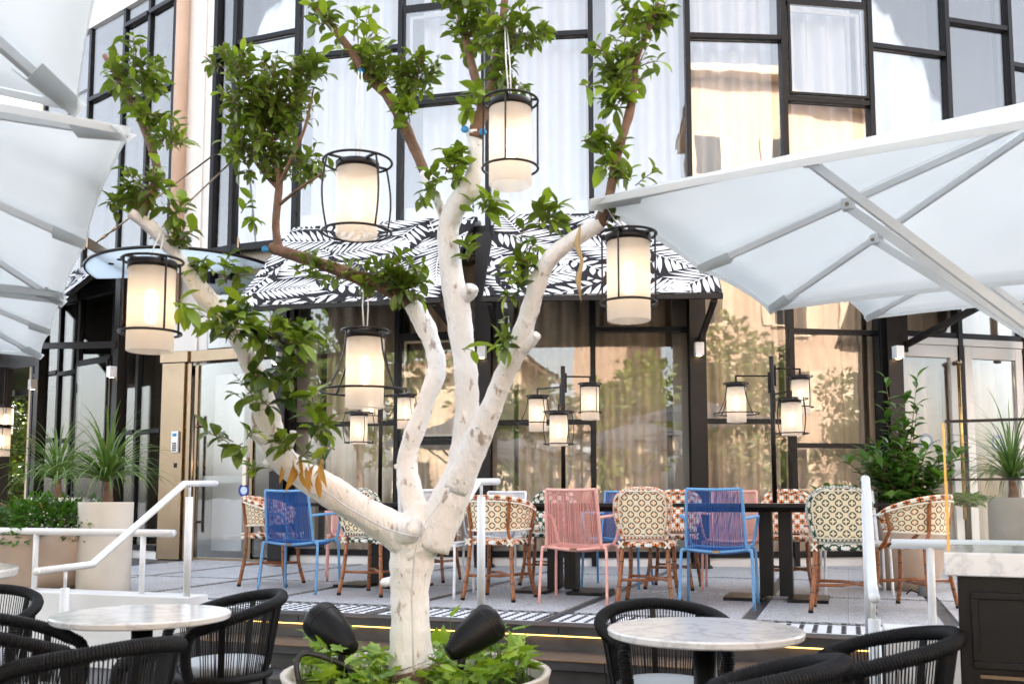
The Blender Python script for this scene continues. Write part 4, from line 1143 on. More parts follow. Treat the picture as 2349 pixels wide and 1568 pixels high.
# ================================================================== tree in its planter
TP = Vector((-.385, 3.98, 0)); RIM = .55
tp = pot('tree_planter', 'big round pale planter holding the whitewashed tree', TP, [(.40, 0), (.46, .06), (.52, .3), (.535, RIM-.03), (.545, RIM)], MT['planter'])
tree = thing('citrus_tree', 'whitewashed citrus tree with branching limbs hung with lanterns', 'tree', (TP.x, TP.y, RIM-.05))
inv = tree.matrix_basis.inverted()
def limb(rows, name, mat, rscale=1.0, n=12, knob=.0, seed=1):
    """rows: (u, v, depth, half width) -> tapering bent limb"""
    pts = []
    rg = random.Random(seed)
    for u, v, Y, r in rows:
        p = inv @ at(u, v, Y); pts.append([p.x, p.y, p.z, r*Y/2200*rscale])
    pp_ = smooth_path(pts, 5)
    if knob:
        for q in pp_: q[3] *= 1 + rg.uniform(-knob, knob)
    m = MB(); m.tube([q[:3] for q in pp_], [max(.002, q[3]) for q in pp_], n)
    for k, vtx in enumerate(m.v):
        c_ = Vector(pp_[min(k//n, len(pp_)-1)][:3]); d = vtx - c_
        m.v[k] = c_ + d*(1 + knob*1.2*math.sin(vtx.z*31 + k % n*1.7)*.5)
    return m.build(name, mat, tree, True)
WW = MT['whitewash']; BR = MT['bark']
limb([(952, 1600, 3.97, 82), (950, 1552, 3.97, 66), (942, 1520, 3.97, 55)], 'trunk_foot', BR, knob=.08)
limb([(947, 1538, 3.97, 57), (942, 1470, 3.97, 47), (940, 1400, 3.97, 44), (941, 1330, 3.97, 46), (946, 1270, 3.97, 54), (958, 1225, 3.97, 62), (968, 1190, 3.97, 52), (975, 1150, 3.97, 30)], 'trunk', WW, knob=.035)
limb([(955, 1260, 3.95, 44), (915, 1222, 3.93, 42), (850, 1183, 3.88, 37), (775, 1138, 3.82, 36), (700, 1090, 3.76, 34), (645, 1050, 3.72, 32), (615, 985, 3.7, 36), (603, 930, 3.66, 30), (590, 870, 3.6, 25), (560, 805, 3.55, 21), (520, 735, 3.5, 20), (470, 680, 3.45, 23), (430, 625, 3.4, 17), (395, 575, 3.36, 15), (345, 520, 3.32, 16), (298, 488, 3.28, 12)], 'limb', WW, knob=.07, seed=2)
limb([(318, 502, 3.3, 13), (345, 450, 3.3, 12), (360, 395, 3.32, 10), (345, 330, 3.34, 10), (315, 260, 3.36, 9), (285, 205, 3.38, 8), (240, 128, 3.4, 6)], 'branch', BR, knob=.08, seed=3)
limb([(968, 1250, 3.96, 30), (950, 1160, 3.98, 28), (932, 1070, 4.0, 25), (948, 1000, 4.0, 22), (980, 915, 4.0, 20), (1001, 845, 4.0, 22), (990, 785, 4.0, 21), (965, 730, 3.98, 23), (940, 695, 3.96, 17)], 'limb', WW, knob=.08, seed=4)
limb([(945, 700, 3.96, 15), (885, 660, 3.95, 17), (830, 640, 3.95, 17), (760, 613, 3.95, 15), (690, 590, 3.97, 14), (620, 568, 4.0, 13)], 'branch', BR, knob=.06, seed=5)
limb([(640, 575, 4.0, 11), (632, 520, 4.0, 9), (637, 460, 4.0, 9), (640, 405, 4.0, 8), (625, 330, 4.02, 6), (615, 250, 4.03, 5), (600, 180, 4.03, 3)], 'branch', BR, knob=.05, seed=6)
for rows in ([(640, 425, 4, 6), (670, 360, 3.95, 5), (700, 290, 3.93, 4), (720, 200, 3.95, 2)], [(636, 430, 4, 6), (600, 390, 4.05, 5), (555, 320, 4.05, 4), (520, 210, 4.0, 2)], [(640, 470, 4, 5), (690, 430, 3.9, 4), (745, 395, 3.88, 2)]):
    limb(rows, 'twig', BR, n=6)
limb([(985, 1250, 3.95, 50), (1020, 1170, 3.93, 46), (1055, 1090, 3.9, 40), (1068, 1000, 3.88, 31), (1071, 900, 3.86, 28), (1062, 800, 3.84, 28), (1048, 700, 3.82, 30), (1033, 610, 3.8, 27), (1028, 530, 3.78, 25), (1045, 475, 3.74, 26), (1078, 430, 3.7, 25), (1092, 380, 3.68, 18), (1090, 330, 3.66, 19), (1088, 300, 3.65, 21)], 'limb', WW, knob=.05, seed=7)
limb([(1090, 318, 3.65, 19), (1100, 275, 3.64, 17), (1122, 215, 3.62, 13), (1140, 130, 3.6, 12), (1152, 60, 3.58, 10), (1160, -40, 3.57, 8)], 'branch', BR, knob=.06, seed=8)
limb([(1108, 250, 3.63, 12), (1090, 180, 3.65, 11), (1070, 100, 3.68, 10), (1052, 10, 3.7, 9), (1045, -60, 3.7, 7)], 'branch', BR, knob=.06, seed=9)
limb([(1030, 520, 3.78, 18), (1000, 450, 3.8, 12), (972, 395, 3.82, 11)], 'limb', WW, knob=.06, seed=10)
limb([(978, 405, 3.82, 11), (950, 340, 3.84, 13), (925, 285, 3.85, 14), (885, 215, 3.86, 13), (835, 165, 3.86, 12), (800, 110, 3.86, 10), (760, 60, 3.86, 9), (715, 10, 3.86, 7)], 'branch', BR, knob=.07, seed=11)
limb([(1045, 1120, 3.9, 36), (1085, 1030, 3.84, 33), (1120, 950, 3.78, 27), (1155, 865, 3.72, 24), (1190, 790, 3.66, 25), (1215, 710, 3.6, 22), (1240, 630, 3.55, 21), (1275, 580, 3.5, 20), (1330, 540, 3.46, 19), (1378, 512, 3.43, 17)], 'limb', WW, knob=.06, seed=12)
limb([(1372, 516, 3.43, 15), (1395, 460, 3.44, 12), (1408, 390, 3.45, 11), (1425, 320, 3.46, 11), (1442, 265, 3.47, 11), (1452, 215, 3.47, 9), (1460, 140, 3.48, 7), (1485, 70, 3.48, 8), (1510, 10, 3.48, 6)], 'branch', BR, knob=.07, seed=13)
for rows in ([(1055, 690, 3.82, 17), (1075, 672, 3.78, 18), (1082, 660, 3.76, 17)], [(1195, 800, 3.66, 18), (1215, 785, 3.63, 14), (1232, 768, 3.6, 11)], [(625, 1010, 3.7, 26), (590, 995, 3.66, 18), (578, 988, 3.64, 14)], [(640, 1040, 3.72, 22), (668, 1010, 3.68, 10), (672, 990, 3.66, 8)], [(930, 1065, 4.0, 12), (905, 1070, 3.98, 5)], [(905, 1225, 3.93, 34), (940, 1215, 3.86, 30), (952, 1212, 3.83, 24)], [(640, 1048, 3.72, 26), (610, 1070, 3.72, 14)], [(710, 1095, 3.76, 22), (690, 1075, 3.72, 10)]):
    limb(rows, 'pruned_stub', WW, n=10, knob=.06)
for u, v, Y in ((1066, 296, 3.6), (608, 570, 3.98), (828, 163, 3.83), (1107, 302, 3.6)):
    m = MB(); m.lathe([(0, .004), (.013, .003), (.016, -.004)], 12, inv @ Matrix.Translation(at(u, v, Y)) @ Matrix.Rotation(1.3, 4, 'X'), caps=False); m.build('painted_cut', MT['blue_cap'], tree, True)
# wiring run up the trunk
m = MB(); m.tube([inv @ at(*q) for q in ((948, 1545, 3.83), (946, 1450, 3.85), (944, 1360, 3.85), (950, 1270, 3.82), (962, 1230, 3.80), (930, 1226, 3.79), (880, 1210, 3.77), (800, 1165, 3.72), (730, 1115, 3.68))], .0035, 6); m.build('light_wire', MT['spandrel'], tree, True)
m = MB(); m.tube(smooth_path([tuple(inv @ at(*q)) for q in ((962, 1230, 3.80), (978, 1195, 3.815), (1000, 1165, 3.81), (1022, 1135, 3.79), (1045, 1118, 3.77), (1078, 1090, 3.76))], 4), .0016, 6); m.build('light_wire', MT['spandrel'], tree, True)
# leaves: sprays of twigs at the places where the crown is dense
TREE_SPRAYS = [  # u, v, depth, ru, rv, leaves, young share, leaf size
    (620, 215, 4.0, 130, 110, 640, .03, .9), (600, 330, 4.0, 100, 95, 330, .04, .9), (520, 130, 4.0, 70, 45, 70, .05, .9), (715, 150, 3.97, 60, 45, 80, .04, .9), (700, 370, 3.95, 70, 60, 70, .05, .9),
    (310, 165, 3.36, 85, 90, 110, .1, .95), (345, 255, 3.3, 40, 40, 26, .2, .95), (385, 300, 3.3, 45, 60, 42, .15, .95), (330, 425, 3.3, 85, 60, 85, .15, 1.0), (395, 470, 3.3, 45, 40, 35, .1, 1.0), (270, 470, 3.28, 40, 40, 24, .15, 1.0), (410, 540, 3.3, 60, 45, 34, .1, 1.0),
    (560, 480, 3.9, 32, 60, 16, .7, 1.0), (530, 640, 3.42, 50, 80, 26, .2, 1.1), (470, 600, 3.4, 45, 40, 20, .15, 1.0), (410, 690, 3.2, 55, 25, 9, 1.0, 1.25), (530, 730, 3.35, 95, 60, 75, .45, 1.15), (650, 770, 3.4, 105, 70, 85, .4, 1.2), (655, 850, 3.45, 90, 50, 50, .2, 1.2), (590, 900, 3.5, 95, 70, 40, .15, 1.1), (540, 990, 3.5, 80, 50, 34, .25, 1.2), (720, 960, 3.55, 60, 80, 45, .3, 1.25), (655, 1020, 3.55, 55, 45, 30, .2, 1.1), (760, 1010, 3.5, 40, 30, 10, .5, 1.3),
    (930, 640, 3.9, 80, 75, 190, .04, 1.0), (860, 625, 3.9, 50, 40, 40, .1, 1.0), (760, 610, 3.93, 110, 45, 60, .06, .9), (690, 600, 3.93, 80, 40, 30, .05, .9),
    (830, 85, 3.82, 75, 75, 75, .85, 1.1), (740, 30, 3.85, 70, 50, 40, .25, 1.0), (950, 165, 3.8, 75, 70, 150, .05, .95), (930, 250, 3.78, 45, 40, 26, .85, 1.15), (880, 150, 3.82, 60, 60, 60, .2, .95), (905, 285, 3.8, 30, 20, 6, .8, 1.2),
    (1045, 385, 3.66, 42, 60, 55, .75, 1.1), (1100, 470, 3.66, 40, 30, 20, .7, 1.2), (985, 430, 3.75, 32, 55, 30, .1, 1.0), (1095, 235, 3.6, 50, 35, 16, .9, 1.15), (1120, 480, 3.68, 30, 40, 12, .6, 1.2),
    (1085, 60, 3.66, 85, 80, 120, .15, 1.0), (1190, 60, 3.55, 85, 70, 125, .1, 1.0), (1150, 160, 3.55, 55, 50, 50, .1, 1.0), (1080, -20, 3.66, 110, 40, 90, .2, 1.0), (1190, 195, 3.55, 25, 25, 10, .05, .8),
    (1430, 130, 3.48, 90, 85, 140, .2, 1.05), (1480, 30, 3.48, 80, 50, 80, .15, 1.05), (1420, 215, 3.46, 55, 45, 45, .3, 1.1), (1395, 340, 3.44, 55, 60, 46, .55, 1.2), (1440, 400, 3.44, 70, 30, 26, .2, 1.05), (1355, 200, 3.46, 14, 14, 2, 1, 1.3), (1350, 320, 3.44, 35, 25, 8, .3, .9),
    (1245, 490, 3.5, 60, 60, 55, .35, 1.1), (1200, 570, 3.5, 45, 60, 40, .3, 1.05), (1180, 650, 3.52, 32, 70, 28, .3, 1.0), (1165, 760, 3.55, 42, 50, 26, .35, 1.05), (1080, 800, 3.6, 24, 16, 2, .8, 1.7), (1075, 590, 3.74, 30, 50, 16, .2, 1.0), (1400, 490, 3.42, 30, 20, 6, .1, 1.0),
    (600, 1060, 3.6, 60, 30, 12, .2, 1.0)]
rng = random.Random(21); dark_l = []; young_l = []; tw = MB()
for u, v, Y, ru, rv, n, ys, sz in TREE_SPRAYS:
    c = at(u, v, Y); rx, rz_ = ru*Y/2200, rv*Y/2200; ry = (rx+rz_)*.42
    n = round(n*(1.3 if v < 420 else .95)); sz *= .86 if v < 520 else .92; nt_ = max(1, n//6); per = n/nt_
    base = c + Vector((rng.uniform(-.2, .2)*rx, rng.uniform(-.2, .3)*ry, -rz_*.35))
    for k in range(nt_):
        while True:
            q = Vector((rng.uniform(-1, 1), rng.uniform(-1, 1), rng.uniform(-1, 1)))
            if q.length < 1: break
        tip = c + Vector((q.x*rx, q.y*ry, q.z*rz_)); st_ = base + (tip-base)*.35 + Vector((rng.gauss(0, .012), rng.gauss(0, .012), rng.gauss(0, .012)))
        up_ = (tip - st_); up_.z += .25*up_.length; dirt = up_.normalized() if up_.length > 1e-4 else Vector((0, 0, 1))
        ln = min(.16, max(.05, up_.length)); p0 = tip - dirt*ln
        tw.tube([inv @ p0, inv @ (p0 + dirt*ln*.5 + Vector((0, 0, .004))), inv @ tip], [.0024, .0019, .0012], 5)
        ph = rng.uniform(0, 6.28)
        for q in range(max(1, round(per*rng.uniform(.7, 1.3)))):
            f_ = .15 + .85*q/max(1, per-1) if per > 1 else 1
            p = p0 + dirt*ln*min(f_, 1.02); aa = ph + q*2.4
            x_ = dirt.orthogonal().normalized(); y_ = dirt.cross(x_)
            od = (x_*math.cos(aa) + y_*math.sin(aa))*.9 + dirt*rng.uniform(.2, 1.0) + Vector((0, 0, rng.uniform(-.35, .35)))
            M = orient(p, od, rng.uniform(-.7, .7), sz*rng.choice((rng.uniform(.45, .8), rng.uniform(.75, 1.2), rng.uniform(.9, 1.3))))
            (young_l if rng.random() < ys else dark_l).append(M)
tw.build('twigs', BR, tree, True)['kind'] = 'stuff'
scatter_leaves(tree, dark_l, leaf_mesh('citrus_leaf', MT['leaf'], .066, .033, .4, .3), MT['leaf'], 200, 'leaf', 'crown')
scatter_leaves(tree, young_l, leaf_mesh('young_citrus_leaf', MT['leaf_young'], .070, .034, .35, .3), MT['leaf_young'], 100, 'leaf', 'young_crown')
dry = leaf_mesh('dry_leaf', MT['leaf_dry'], .07, .022, .6, .7)[0]
for k in range(13):
    p = at(690 + rng.uniform(-45, 50), 1062 + rng.uniform(-25, 25), 3.58 + rng.uniform(-.04, .04))
    piece('dry_leaf', dry, tree, inv @ orient(p, Vector((rng.gauss(0, .3), rng.gauss(-.3, .3), -1)), rng.uniform(-1, 1), rng.uniform(.7, 1.3)))
dp = MB(); dp.tube([inv @ at(*q) for q in ((1330, 520, 3.38), (1322, 560, 3.36), (1335, 600, 3.36), (1325, 640, 3.36), (1332, 690, 3.35))], [.004, .012, .006, .011, .002], 6); dp.build('dry_sprig', pm('dry_tan', (.42, .3, .14), .8), tree, True)
# ivy at the foot
ivy = thing('ivy_ground_cover', 'bright green ivy covering the soil around the tree foot', 'ivy', (TP.x, TP.y, RIM-.05))
def ivy_mesh():
    m = MB(); out_ = [(0, -.02), (.28, -.12), (.5, .1), (.36, .3), (.55, .62), (.25, .58), (0, 1.0), (-.25, .58), (-.55, .62), (-.36, .3), (-.5, .1), (-.28, -.12)]
    vs = [(0, .3, .03)] + [(x*.9, y, -.05*abs(x) - .04*y) for x, y in out_]
    n = len(out_); fs = [(0, 1+k, 1+(k+1) % n) for k in range(n)]
    vs = [(x*.075, y*.075, z*.075) for x, y, z in vs]; m.add(vs, fs)
    return m.mesh('ivy_leaf', MT['ivy'], False), vs, fs
pl = []; ii = ivy.matrix_basis.inverted(); stm = MB()
for k in range(520):
    a = rng.uniform(0, 6.28); r_ = .455*math.sqrt(rng.uniform(.05, 1.05))
    dens = math.sin(2.2*a + .6) + math.sin(5*a)*.4
    if dens < -.75 and rng.random() < .7: continue
    h = abs(rng.gauss(.02, .05)) + (.05 if r_ > .38 else .02)
    p = Vector((TP.x + r_*math.cos(a), TP.y + r_*math.sin(a), RIM - .045 + h))
    if r_ < .1: continue
    d = Vector((math.cos(a)*.4 + rng.gauss(0, .6), math.sin(a)*.4 + rng.gauss(-.3, .6), rng.uniform(-.1, .55)))
    pl.append(orient(p, d, rng.uniform(-.5, .5), rng.uniform(.55, 1.15)))
    stm.tube([ii @ p, ii @ (p + Vector((rng.gauss(0, .02), rng.gauss(0, .02), -.05 - h*.5)))], .0018, 4)
stm.build('stems', MT['leaf_bush'], ivy, True)['kind'] = 'stuff'
scatter_leaves(ivy, pl, ivy_mesh(), MT['ivy'], 300, 'leaf', 'foliage')
# garden speakers
def speaker(label, u, v, Y, dirv):
    c = at(u, v, Y); t = thing('garden_speaker', label, 'speaker', c, 0, 'garden speakers in the tree planter')
    d = Vector(dirv).normalized(); x = d.orthogonal().normalized(); y = d.cross(x); M = Matrix((x, y, d)).transposed().to_4x4()
    m = MB(); m.lathe([(.0, -.125), (.03, -.124), (.034, -.115), (.05, -.08), (.066, -.02), (.076, .04), (.080, .085), (.078, .10), (.068, .112)], 28, M, caps=False); m.build('body', MT['black'], t, True)
    m = MB(); m.lathe([(0, .128), (.03, .126), (.055, .119), (.072, .104)], 28, M, caps=False); m.build('grille', MT['rope_black'], t, True)
    m = MB(); m.tube([M @ Vector((.0775*math.cos(k*.2244), .0775*math.sin(k*.2244), .06)) for k in range(28)], .0025, 6, closed=True); m.build('seam', MT['bronze'], t, True)
    m = MB(); m.tube([M @ Vector((0, 0, -.06)), M @ Vector((0, 0, -.06)) + Vector((0, -.01, -.07)), Vector((0, 0, 0)) + M @ Vector((0, 0, -.09)) + Vector((0, 0, -.16))], .016, 10); m.build('bracket', MT['black'], t, True)
speaker('black garden speaker left of the trunk foot', 765, 1448, 3.85, (-.55, .45, .35))
speaker('black garden speaker right of the trunk foot', 1085, 1456, 3.85, (.6, .35, .42))
cb = MB(); cb.tube([Vector(q) for q in smooth_path([tuple(at(820, 1540, 3.75)), tuple(at(760, 1512, 3.72)), tuple(at(700, 1497, 3.7)), tuple(at(680, 1520, 3.68)), tuple(at(685, 1560, 3.66))], 5)], .011, 8)
tag(cb.build('speaker_cable', MT['cable'], None, True), 'thick black cable looping over the planter soil', 'cable')

# ================================================================== foreground
def marble_table(label, X, Y, r=.375, h=.745):
    t = thing('marble_table', label, 'table', (X, Y, 0), random.uniform(0, 6), 'round marble tables')
    m = MB(); m.lathe([(0, h-.03), (r-.01, h-.03), (r-.003, h-.024), (r, h-.006), (r-.004, h-.001), (r-.012, h), (0, h)], 72, caps=False); m.build('table_top', MT['marble'], t)
    m = MB(); m.lathe([(.045, .02), (.045, h-.05)], 24); m.build('column', MT['black'], t, True)
    m = MB(); m.lathe([(0, 0), (.23, 0), (.23, .012), (.2, .018), (.05, .024)], 36, caps=False); m.build('base', MT['black'], t, True)
    m = MB(); m.lathe([(0, h-.036), (.16, h-.036), (.16, h-.031)], 24, caps=False); m.build('top_plate', MT['black'], t, True)
marble_table('round white marble table in the right foreground', .745, 3.77)
marble_table('round white marble table in the left foreground', -1.62, 4.27)
marble_table('tall white marble table cut off by the left edge', -2.01, 3.05, .41, 1.02)
def barrel_rope_chair(label, X, Y, face, first=[None]):
    if first[0] is None:
        t = thing('rope_tub_chair', label, 'chair', group='black rope tub chairs in the foreground'); first[0] = t
        A = R(128)
        def rail(a):
            th = a*A; q = abs(a); r = .272 + .012*math.cos(th)
            z = .765 - .13*q**1.7
            return Vector((r*math.sin(th)*1.02, -r*math.cos(th) + .02, z))
        end = rail(1)
        pts = [rail(-1+2*k/44) for k in range(45)]
        def drop(p): sx = math.copysign(1, p.x); return [p + Vector((sx*.003, .035, -.02)), p + Vector((0, .055, -.07)), p + Vector((-sx*.012, .05, -.16)), Vector((sx*.215, .215, .40))]
        path = list(reversed(drop(pts[0]))) + pts + drop(pts[-1])
        path = smooth_path([list(p) for p in path], 2)
        m = MB(); n = 14
        m.tube(path, .0235, n)
        # wrapped rope: winding ridges along the rail
        m2 = MB(); acc = 0; P2 = []
        V_ = [Vector(p) for p in path]; Ls = [0]
        for a_, c_ in zip(V_[:-1], V_[1:]): Ls.append(Ls[-1] + (c_-a_).length)
        turns = int(Ls[-1]/.0105); seg = 9; tot = turns*seg; j = 0
        hel = []
        for k in range(tot+1):
            s = Ls[-1]*k/tot
            while j < len(Ls)-2 and Ls[j+1] < s: j += 1
            f_ = (s-Ls[j])/max(1e-6, Ls[j+1]-Ls[j]); c_ = V_[j] + (V_[j+1]-V_[j])*f_; tg = (V_[j+1]-V_[j]).normalized()
            x_ = tg.cross(Vector((0, 0, 1))); x_ = x_.normalized() if x_.length > 1e-3 else Vector((1, 0, 0)); y_ = tg.cross(x_)
            a_ = 2*math.pi*k/seg; hel.append(c_ + (x_*math.cos(a_) + y_*math.sin(a_))*.0235)
        m2.tube(hel, .0052, 4, caps=False)
        ra = m.build('arm_rail', MT['rope_black'], t, True); m2.build('rope_winding', MT['rope_black'], ra, True)
        def seat(a): th = a*A; r = .225; return Vector((r*math.sin(th)*1.02, -r*math.cos(th) + .02, .40))
        st = MB(); N = 92
        for k in range(N):
            a = -1 + 2*(k+.5)/N; a2 = a + random.uniform(-.012, .012)
            p, q = rail(a), seat(a2); st.tube([p + Vector((0, 0, -.01)), (p+q)/2 + Vector((0, 0, 0)), q], .0029, 4, caps=False)
        st.build('rope_strands', MT['rope_black'], t, True)
        ring_ = [seat(-1+2*k/30) for k in range(31)] + [Vector((.2, .2, .40)), Vector((0, .235, .40)), Vector((-.2, .2, .40))]
        m = MB(); m.tube(ring_, .022, 10, closed=True); m.build('seat_ring', MT['rope_black'], t, True)
        m = MB(); m.lathe([(0, .385), (.2, .385), (.2, .40)], 24, caps=False); m.build('seat_base', MT['rope_black'], t)
        m = MB(); m.lathe([(0, .40), (.195, .402), (.212, .415), (.216, .432), (.21, .45), (.19, .462), (.1, .468), (0, .469)], 36, caps=False); m.build('cushion', MT['cushion'], t, True)
        for a in (-.82, -.34, .0, .34, .82):
            m = MB(); m.bar(seat(a), rail(a) + Vector((0, 0, -.012)), .026, .012, Vector((math.sin(a*A), -math.cos(a*A), 0))); m.build('upright', MT['black'], t)
        for x, y in ((-.17, -.15), (.17, -.15), (-.19, .19), (.19, .19)):
            m = MB(); m.tube([(x, y, .39), (x*1.12, y*1.15, .0)], [.017, .012], 10); m.build('leg', MT['black'], t, True)
    else: t = copy_tree(first[0])
    t['label'] = label; t.location = (X, Y, 0); t.rotation_euler = (0, 0, math.atan2(-face[0], face[1]))
    return t
barrel_rope_chair('black rope tub chair right of the left marble table', -1.40, 4.78, (-.85, -.5))
barrel_rope_chair('black rope tub chair at the left edge facing the marble table', -2.03, 4.02, (.9, .35))
barrel_rope_chair('black rope tub chair nearest the lower left corner', -1.42, 3.33, (-.75, .6))
barrel_rope_chair('black rope tub chair behind the right marble table, grey cushion showing', .66, 4.22, (.05, -1))
barrel_rope_chair('black rope tub chair right of the right marble table', 1.31, 3.5, (-.95, .25))
barrel_rope_chair('black rope tub chair nearest the bottom edge, lower right', .72, 2.95, (-.8, .55))
barrel_rope_chair('black rope tub chair mostly cut off by the left edge', -2.72, 4.95, (.3, -1))
# service counter with its glass screen
ct = thing('service_counter', 'black panelled service counter with thick marble top at right', 'counter', (1.525, 3.42, 0), -R(24.6))
m = MB(); m.box((.75, .32, 1.015), (1.5, .66, .082)); m.build('marble_top', MT['marble'], ct, bevel=.005)
m = MB(); m.box((.77, .32, .487), (1.46, .60, .974)); m.build('cabinet', MT['black'], ct, bevel=.004)
for z0, z1 in ((.06, .60), (.66, .92)):
    for k in range(2):
        x0 = .08 + k*.7; cx, cz_ = x0 + .32, (z0+z1)/2
        pn = MB(); pn.box((cx, .012, cz_), (.64, .012, z1-z0)); pn_ = pn.build('panel', MT['black'], ct, bevel=.003)
        for (bx, bz, bw, bh) in ((cx, z0+.012, .64, .024), (cx, z1-.012, .64, .024), (x0+.012, cz_, .024, z1-z0-.05), (x0+.628, cz_, .024, z1-z0-.05)):
            q = MB(); q.box((bx, .003, bz), (bw, .012, bh)); q.build('panel_moulding', MT['black'], pn_, bevel=.003)
    
m = MB(); m.box((.75, -.002, .635), (1.3, .02, .012)); m.build('pull_strip', MT['stainless'], ct)
gs = thing('glass_screen', 'clear glass screen with brass edges on the marble counter', 'screen', (1.525, 3.42, 1.057), -R(24.6))
for y, zt_ in ((.06, .46), (.56, .26)):
    m = MB(); m.box((.75, y, zt_/2), (1.46, .008, zt_)); m.build('pane', MT['glass_clear'], gs)
    m = MB(); m.box((.75, y, zt_+.004), (1.46, .014, .01)); m.build('top_edge', MT['bronze'], gs)
    m = MB(); m.box((.015, y-.001, zt_/2), (.008, .012, zt_)); m.build('side_edge', MT['brass'], gs)

# ================================================================== pavilion and trees at the far left
pv = thing('side_pavilion', 'black open pavilion with flat roof at the far left', 'pavilion')
for x, y in ((-8.35, 15.7), (-9.6, 16.6), (-8.9, 19.5), (-11.5, 18.2)):
    m = MB(); m.box((x, y, 1.9), (.2, .2, 3.0), .6); m.build('column', MT['steel'], pv)
m = MB(); m.bar((-7.4, 15.1, 3.5), (-12.5, 19.0, 3.5), .2, .28); m.build('front_beam', MT['steel'], pv)
m = MB(); m.bar((-7.5, 17.5, 3.64), (-12.6, 21.5, 3.64), 5.2, .14); m.build('roof', MT['black'], pv)
m = MB(); m.bar((-7.2, 15.1, 3.0), (-12.5, 19.0, 3.0), .08, .1); m.build('tie_bar', MT['steel'], pv)
def far_lantern(label, u, v, Y):
    t = thing('lantern', label, 'lantern', at(u, v, Y), 0, 'lanterns under the far pavilion'); lantern_parts(t, 'straight', 1.5, .03)
    m = MB(); m.tube([(0, 0, 0), (0, 0, 1.2)], .004, 5); m.build('cord', MT['cable'], t)
far_lantern('lit lantern under the far left pavilion, upper of two', 14, 930, 15.6)
far_lantern('lit lantern under the far left pavilion, lower of two', 6, 976, 14.6)
def tree_far(label, X, Y, H, rx, rz_, n, seed, grp, z0=.0, leaf=.16):
    rg = random.Random(seed); t = thing('garden_tree', label, 'tree', (X, Y, z0), 0, grp)
    m = MB(); m.tube(smooth_path([(0, 0, 0, .16), (.1, .05, H*.3, .12), (-.05, .1, H*.6, .07), (.1, 0, H*.9, .02)], 4) and [q[:3] for q in smooth_path([(0, 0, 0), (.1, .05, H*.3), (-.05, .1, H*.6), (.1, 0, H*.9)], 4)], [.16 - .011*k for k in range(13)], 10); m.build('trunk', MT['bark'], t, True)
    lb = MB(); cl = []
    for k in range(16):
        a = rg.uniform(0, 6.28); rr = rx*rg.uniform(.25, .85); z = H*.62 + rz_*rg.uniform(-.8, .9); c = Vector((rr*math.cos(a), rr*math.sin(a), z)); cl.append((c, rg.uniform(.3, .55)*rx))
        lb.tube([(0, 0, H*.35 + .1*k*.05), c*.5 + Vector((0, 0, H*.22)), c], [.06, .04, .015], 5)
    lb.build('limbs', MT['bark'], t, True)
    cr = MB()
    for k in range(n):
        c, r_ = cl[k % 16]; q = Vector((rg.gauss(0, 1), rg.gauss(0, 1), rg.gauss(0, 1))).normalized()*r_*rg.uniform(.55, 1.05)
        M = orient(c + q, q + Vector((rg.gauss(0, .5), rg.gauss(0, .5), rg.gauss(-.2, .5))), rg.uniform(-1.5, 1.5), leaf*rg.uniform(.7, 1.3)); w_ = .28
        cr.add([(0, 0, 0), (w_, .5, .06), (0, 1, -.1), (-w_, .5, .06)], [(0, 1, 2, 3)], M)
    o = cr.build('crown', MT['far_leaf'], t); o['kind'] = 'stuff'
for k, (x, y, h) in enumerate(((-13.2, 23.5, 4.4), (-10.8, 22.6, 3.8), (-16.5, 25, 5))):
    tree_far(('bushy tree beyond the far left pavilion, behind its lanterns', 'bushy tree beyond the far left pavilion, right of its lanterns', 'bushy tree beyond the pavilion cut off by the left edge')[k], x, y, h, 2.0, 1.7, 3600, 40+k, 'trees beyond the pavilion', leaf=.2)
m = MB(); m.bar((-20, 27, 1.2), (-8, 24.5, 1.2), .3, 2.4); tag(m.build('garden_hedge', MT['leaf_bush'], bevel=.05), 'dark green clipped hedge far behind the pavilion', 'hedge')

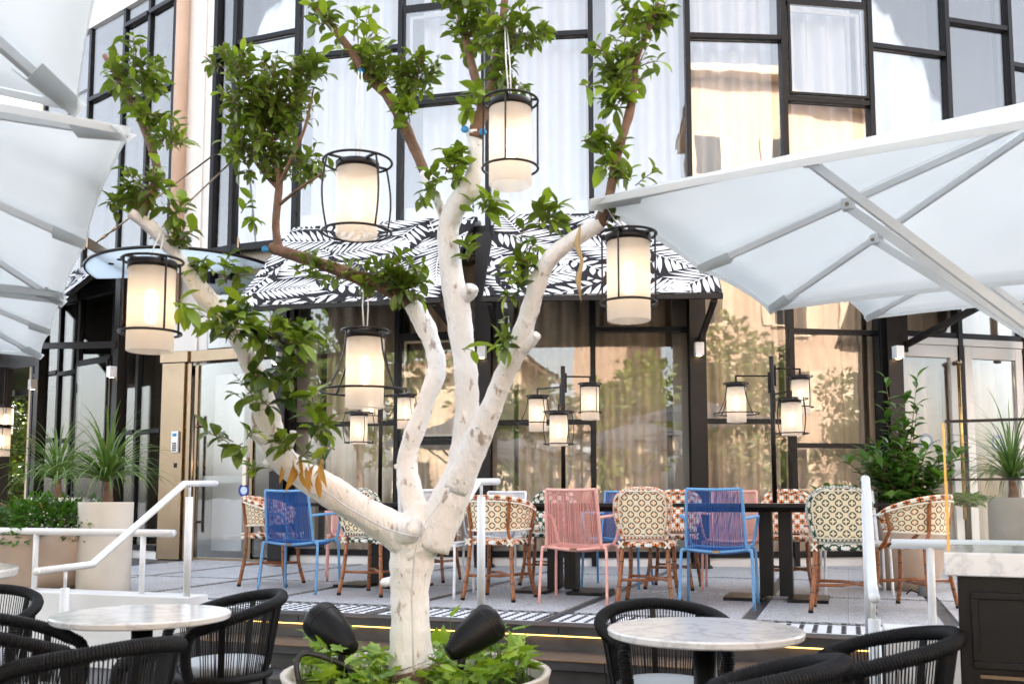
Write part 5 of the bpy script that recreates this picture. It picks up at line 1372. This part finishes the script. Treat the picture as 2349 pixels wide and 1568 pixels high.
# ================================================================== across the square, behind the viewer: seen mirrored in the windows
def house(label, x0, x1, y, dep, H, wall, win, seed):
    h = thing('house', label, 'building', ((x0+x1)/2, y, 0), 0, 'houses across the square'); w_ = x1-x0
    m = MB(); m.box((0, -dep/2, H/2), (w_, dep, H)); m.build('wall', wall, h)
    m = MB(); m.box((0, -dep/2+.2, H+.15), (w_+.8, dep+.9, .3)); m.build('cornice', MT['cream_wall'], h)
    m = MB(); z = H+.3; a, c = w_/2+.5, dep/2+.5
    m.add([(-a, -dep/2-c, z), (a, -dep/2-c, z), (a, -dep/2+c, z), (-a, -dep/2+c, z), (-a*.5, -dep/2, z+2.2), (a*.5, -dep/2, z+2.2)], [(0, 1, 5, 4), (1, 2, 5), (2, 3, 4, 5), (3, 0, 4), (3, 2, 1, 0)]); m.build('roof', MT['roof'], h)
    nx = max(2, int(w_/3.2))
    for i in range(nx):
        for z in [1.6 + 3.3*k for k in range(int((H-1)/3.3))]:
            cx = -w_/2 + (i+.5)*w_/nx
            m = MB(); m.box((cx, -.02, z+.85), (1.1, .08, 1.7)); wd = m.build('window', MT['frame'], h)
            m = MB(); m.box((cx, .06, z-.05), (1.4, .2, .1)); m.build('sill', MT['cream_wall'], wd)
            for sx in (-1, 1):
                m = MB(); m.box((cx + sx*.8, .05, z+.85), (.5, .05, 1.7)); m.build('shutter', win, wd)
house('tall peach house across the square, mirrored in the right windows', 6.0, 36, -15, 10, 19.0, MT['peach'], MT['cream_wall'], 1)
house('low cream house across the square, mirrored in the left windows', -24, -7, -24, 9, 8.0, MT['cream_wall'], MT['peach'], 2)
house('peach house across the square behind the trees', -4, 5.0, -22, 9, 9.5, MT['peach'], MT['cream_wall'], 3)
for k, (x, y, h, r_) in enumerate(((-9, -9, 6.5, 2.6), (-4.5, -13, 6, 2.4), (2.4, -10.5, 5.6, 2.3), (9.6, -10.5, 6.6, 2.7), (-14, -6, 8, 3), (14.5, -11, 7.2, 2.8), (21, -10, 6, 2.4))):
    tree_far(('sunlit tree across the square before the cream house', 'sunlit tree across the square between the houses', 'sunlit tree across the square before the low peach house', 'sunlit tree across the square before the tall peach house', 'tall sunlit tree at the left end of the square', 'sunlit tree before the middle of the tall peach house', 'sunlit tree before the right end of the tall peach house')[k],
             x, y, h, r_, r_*.8, 2600, 60+k, 'trees across the square', leaf=.3)
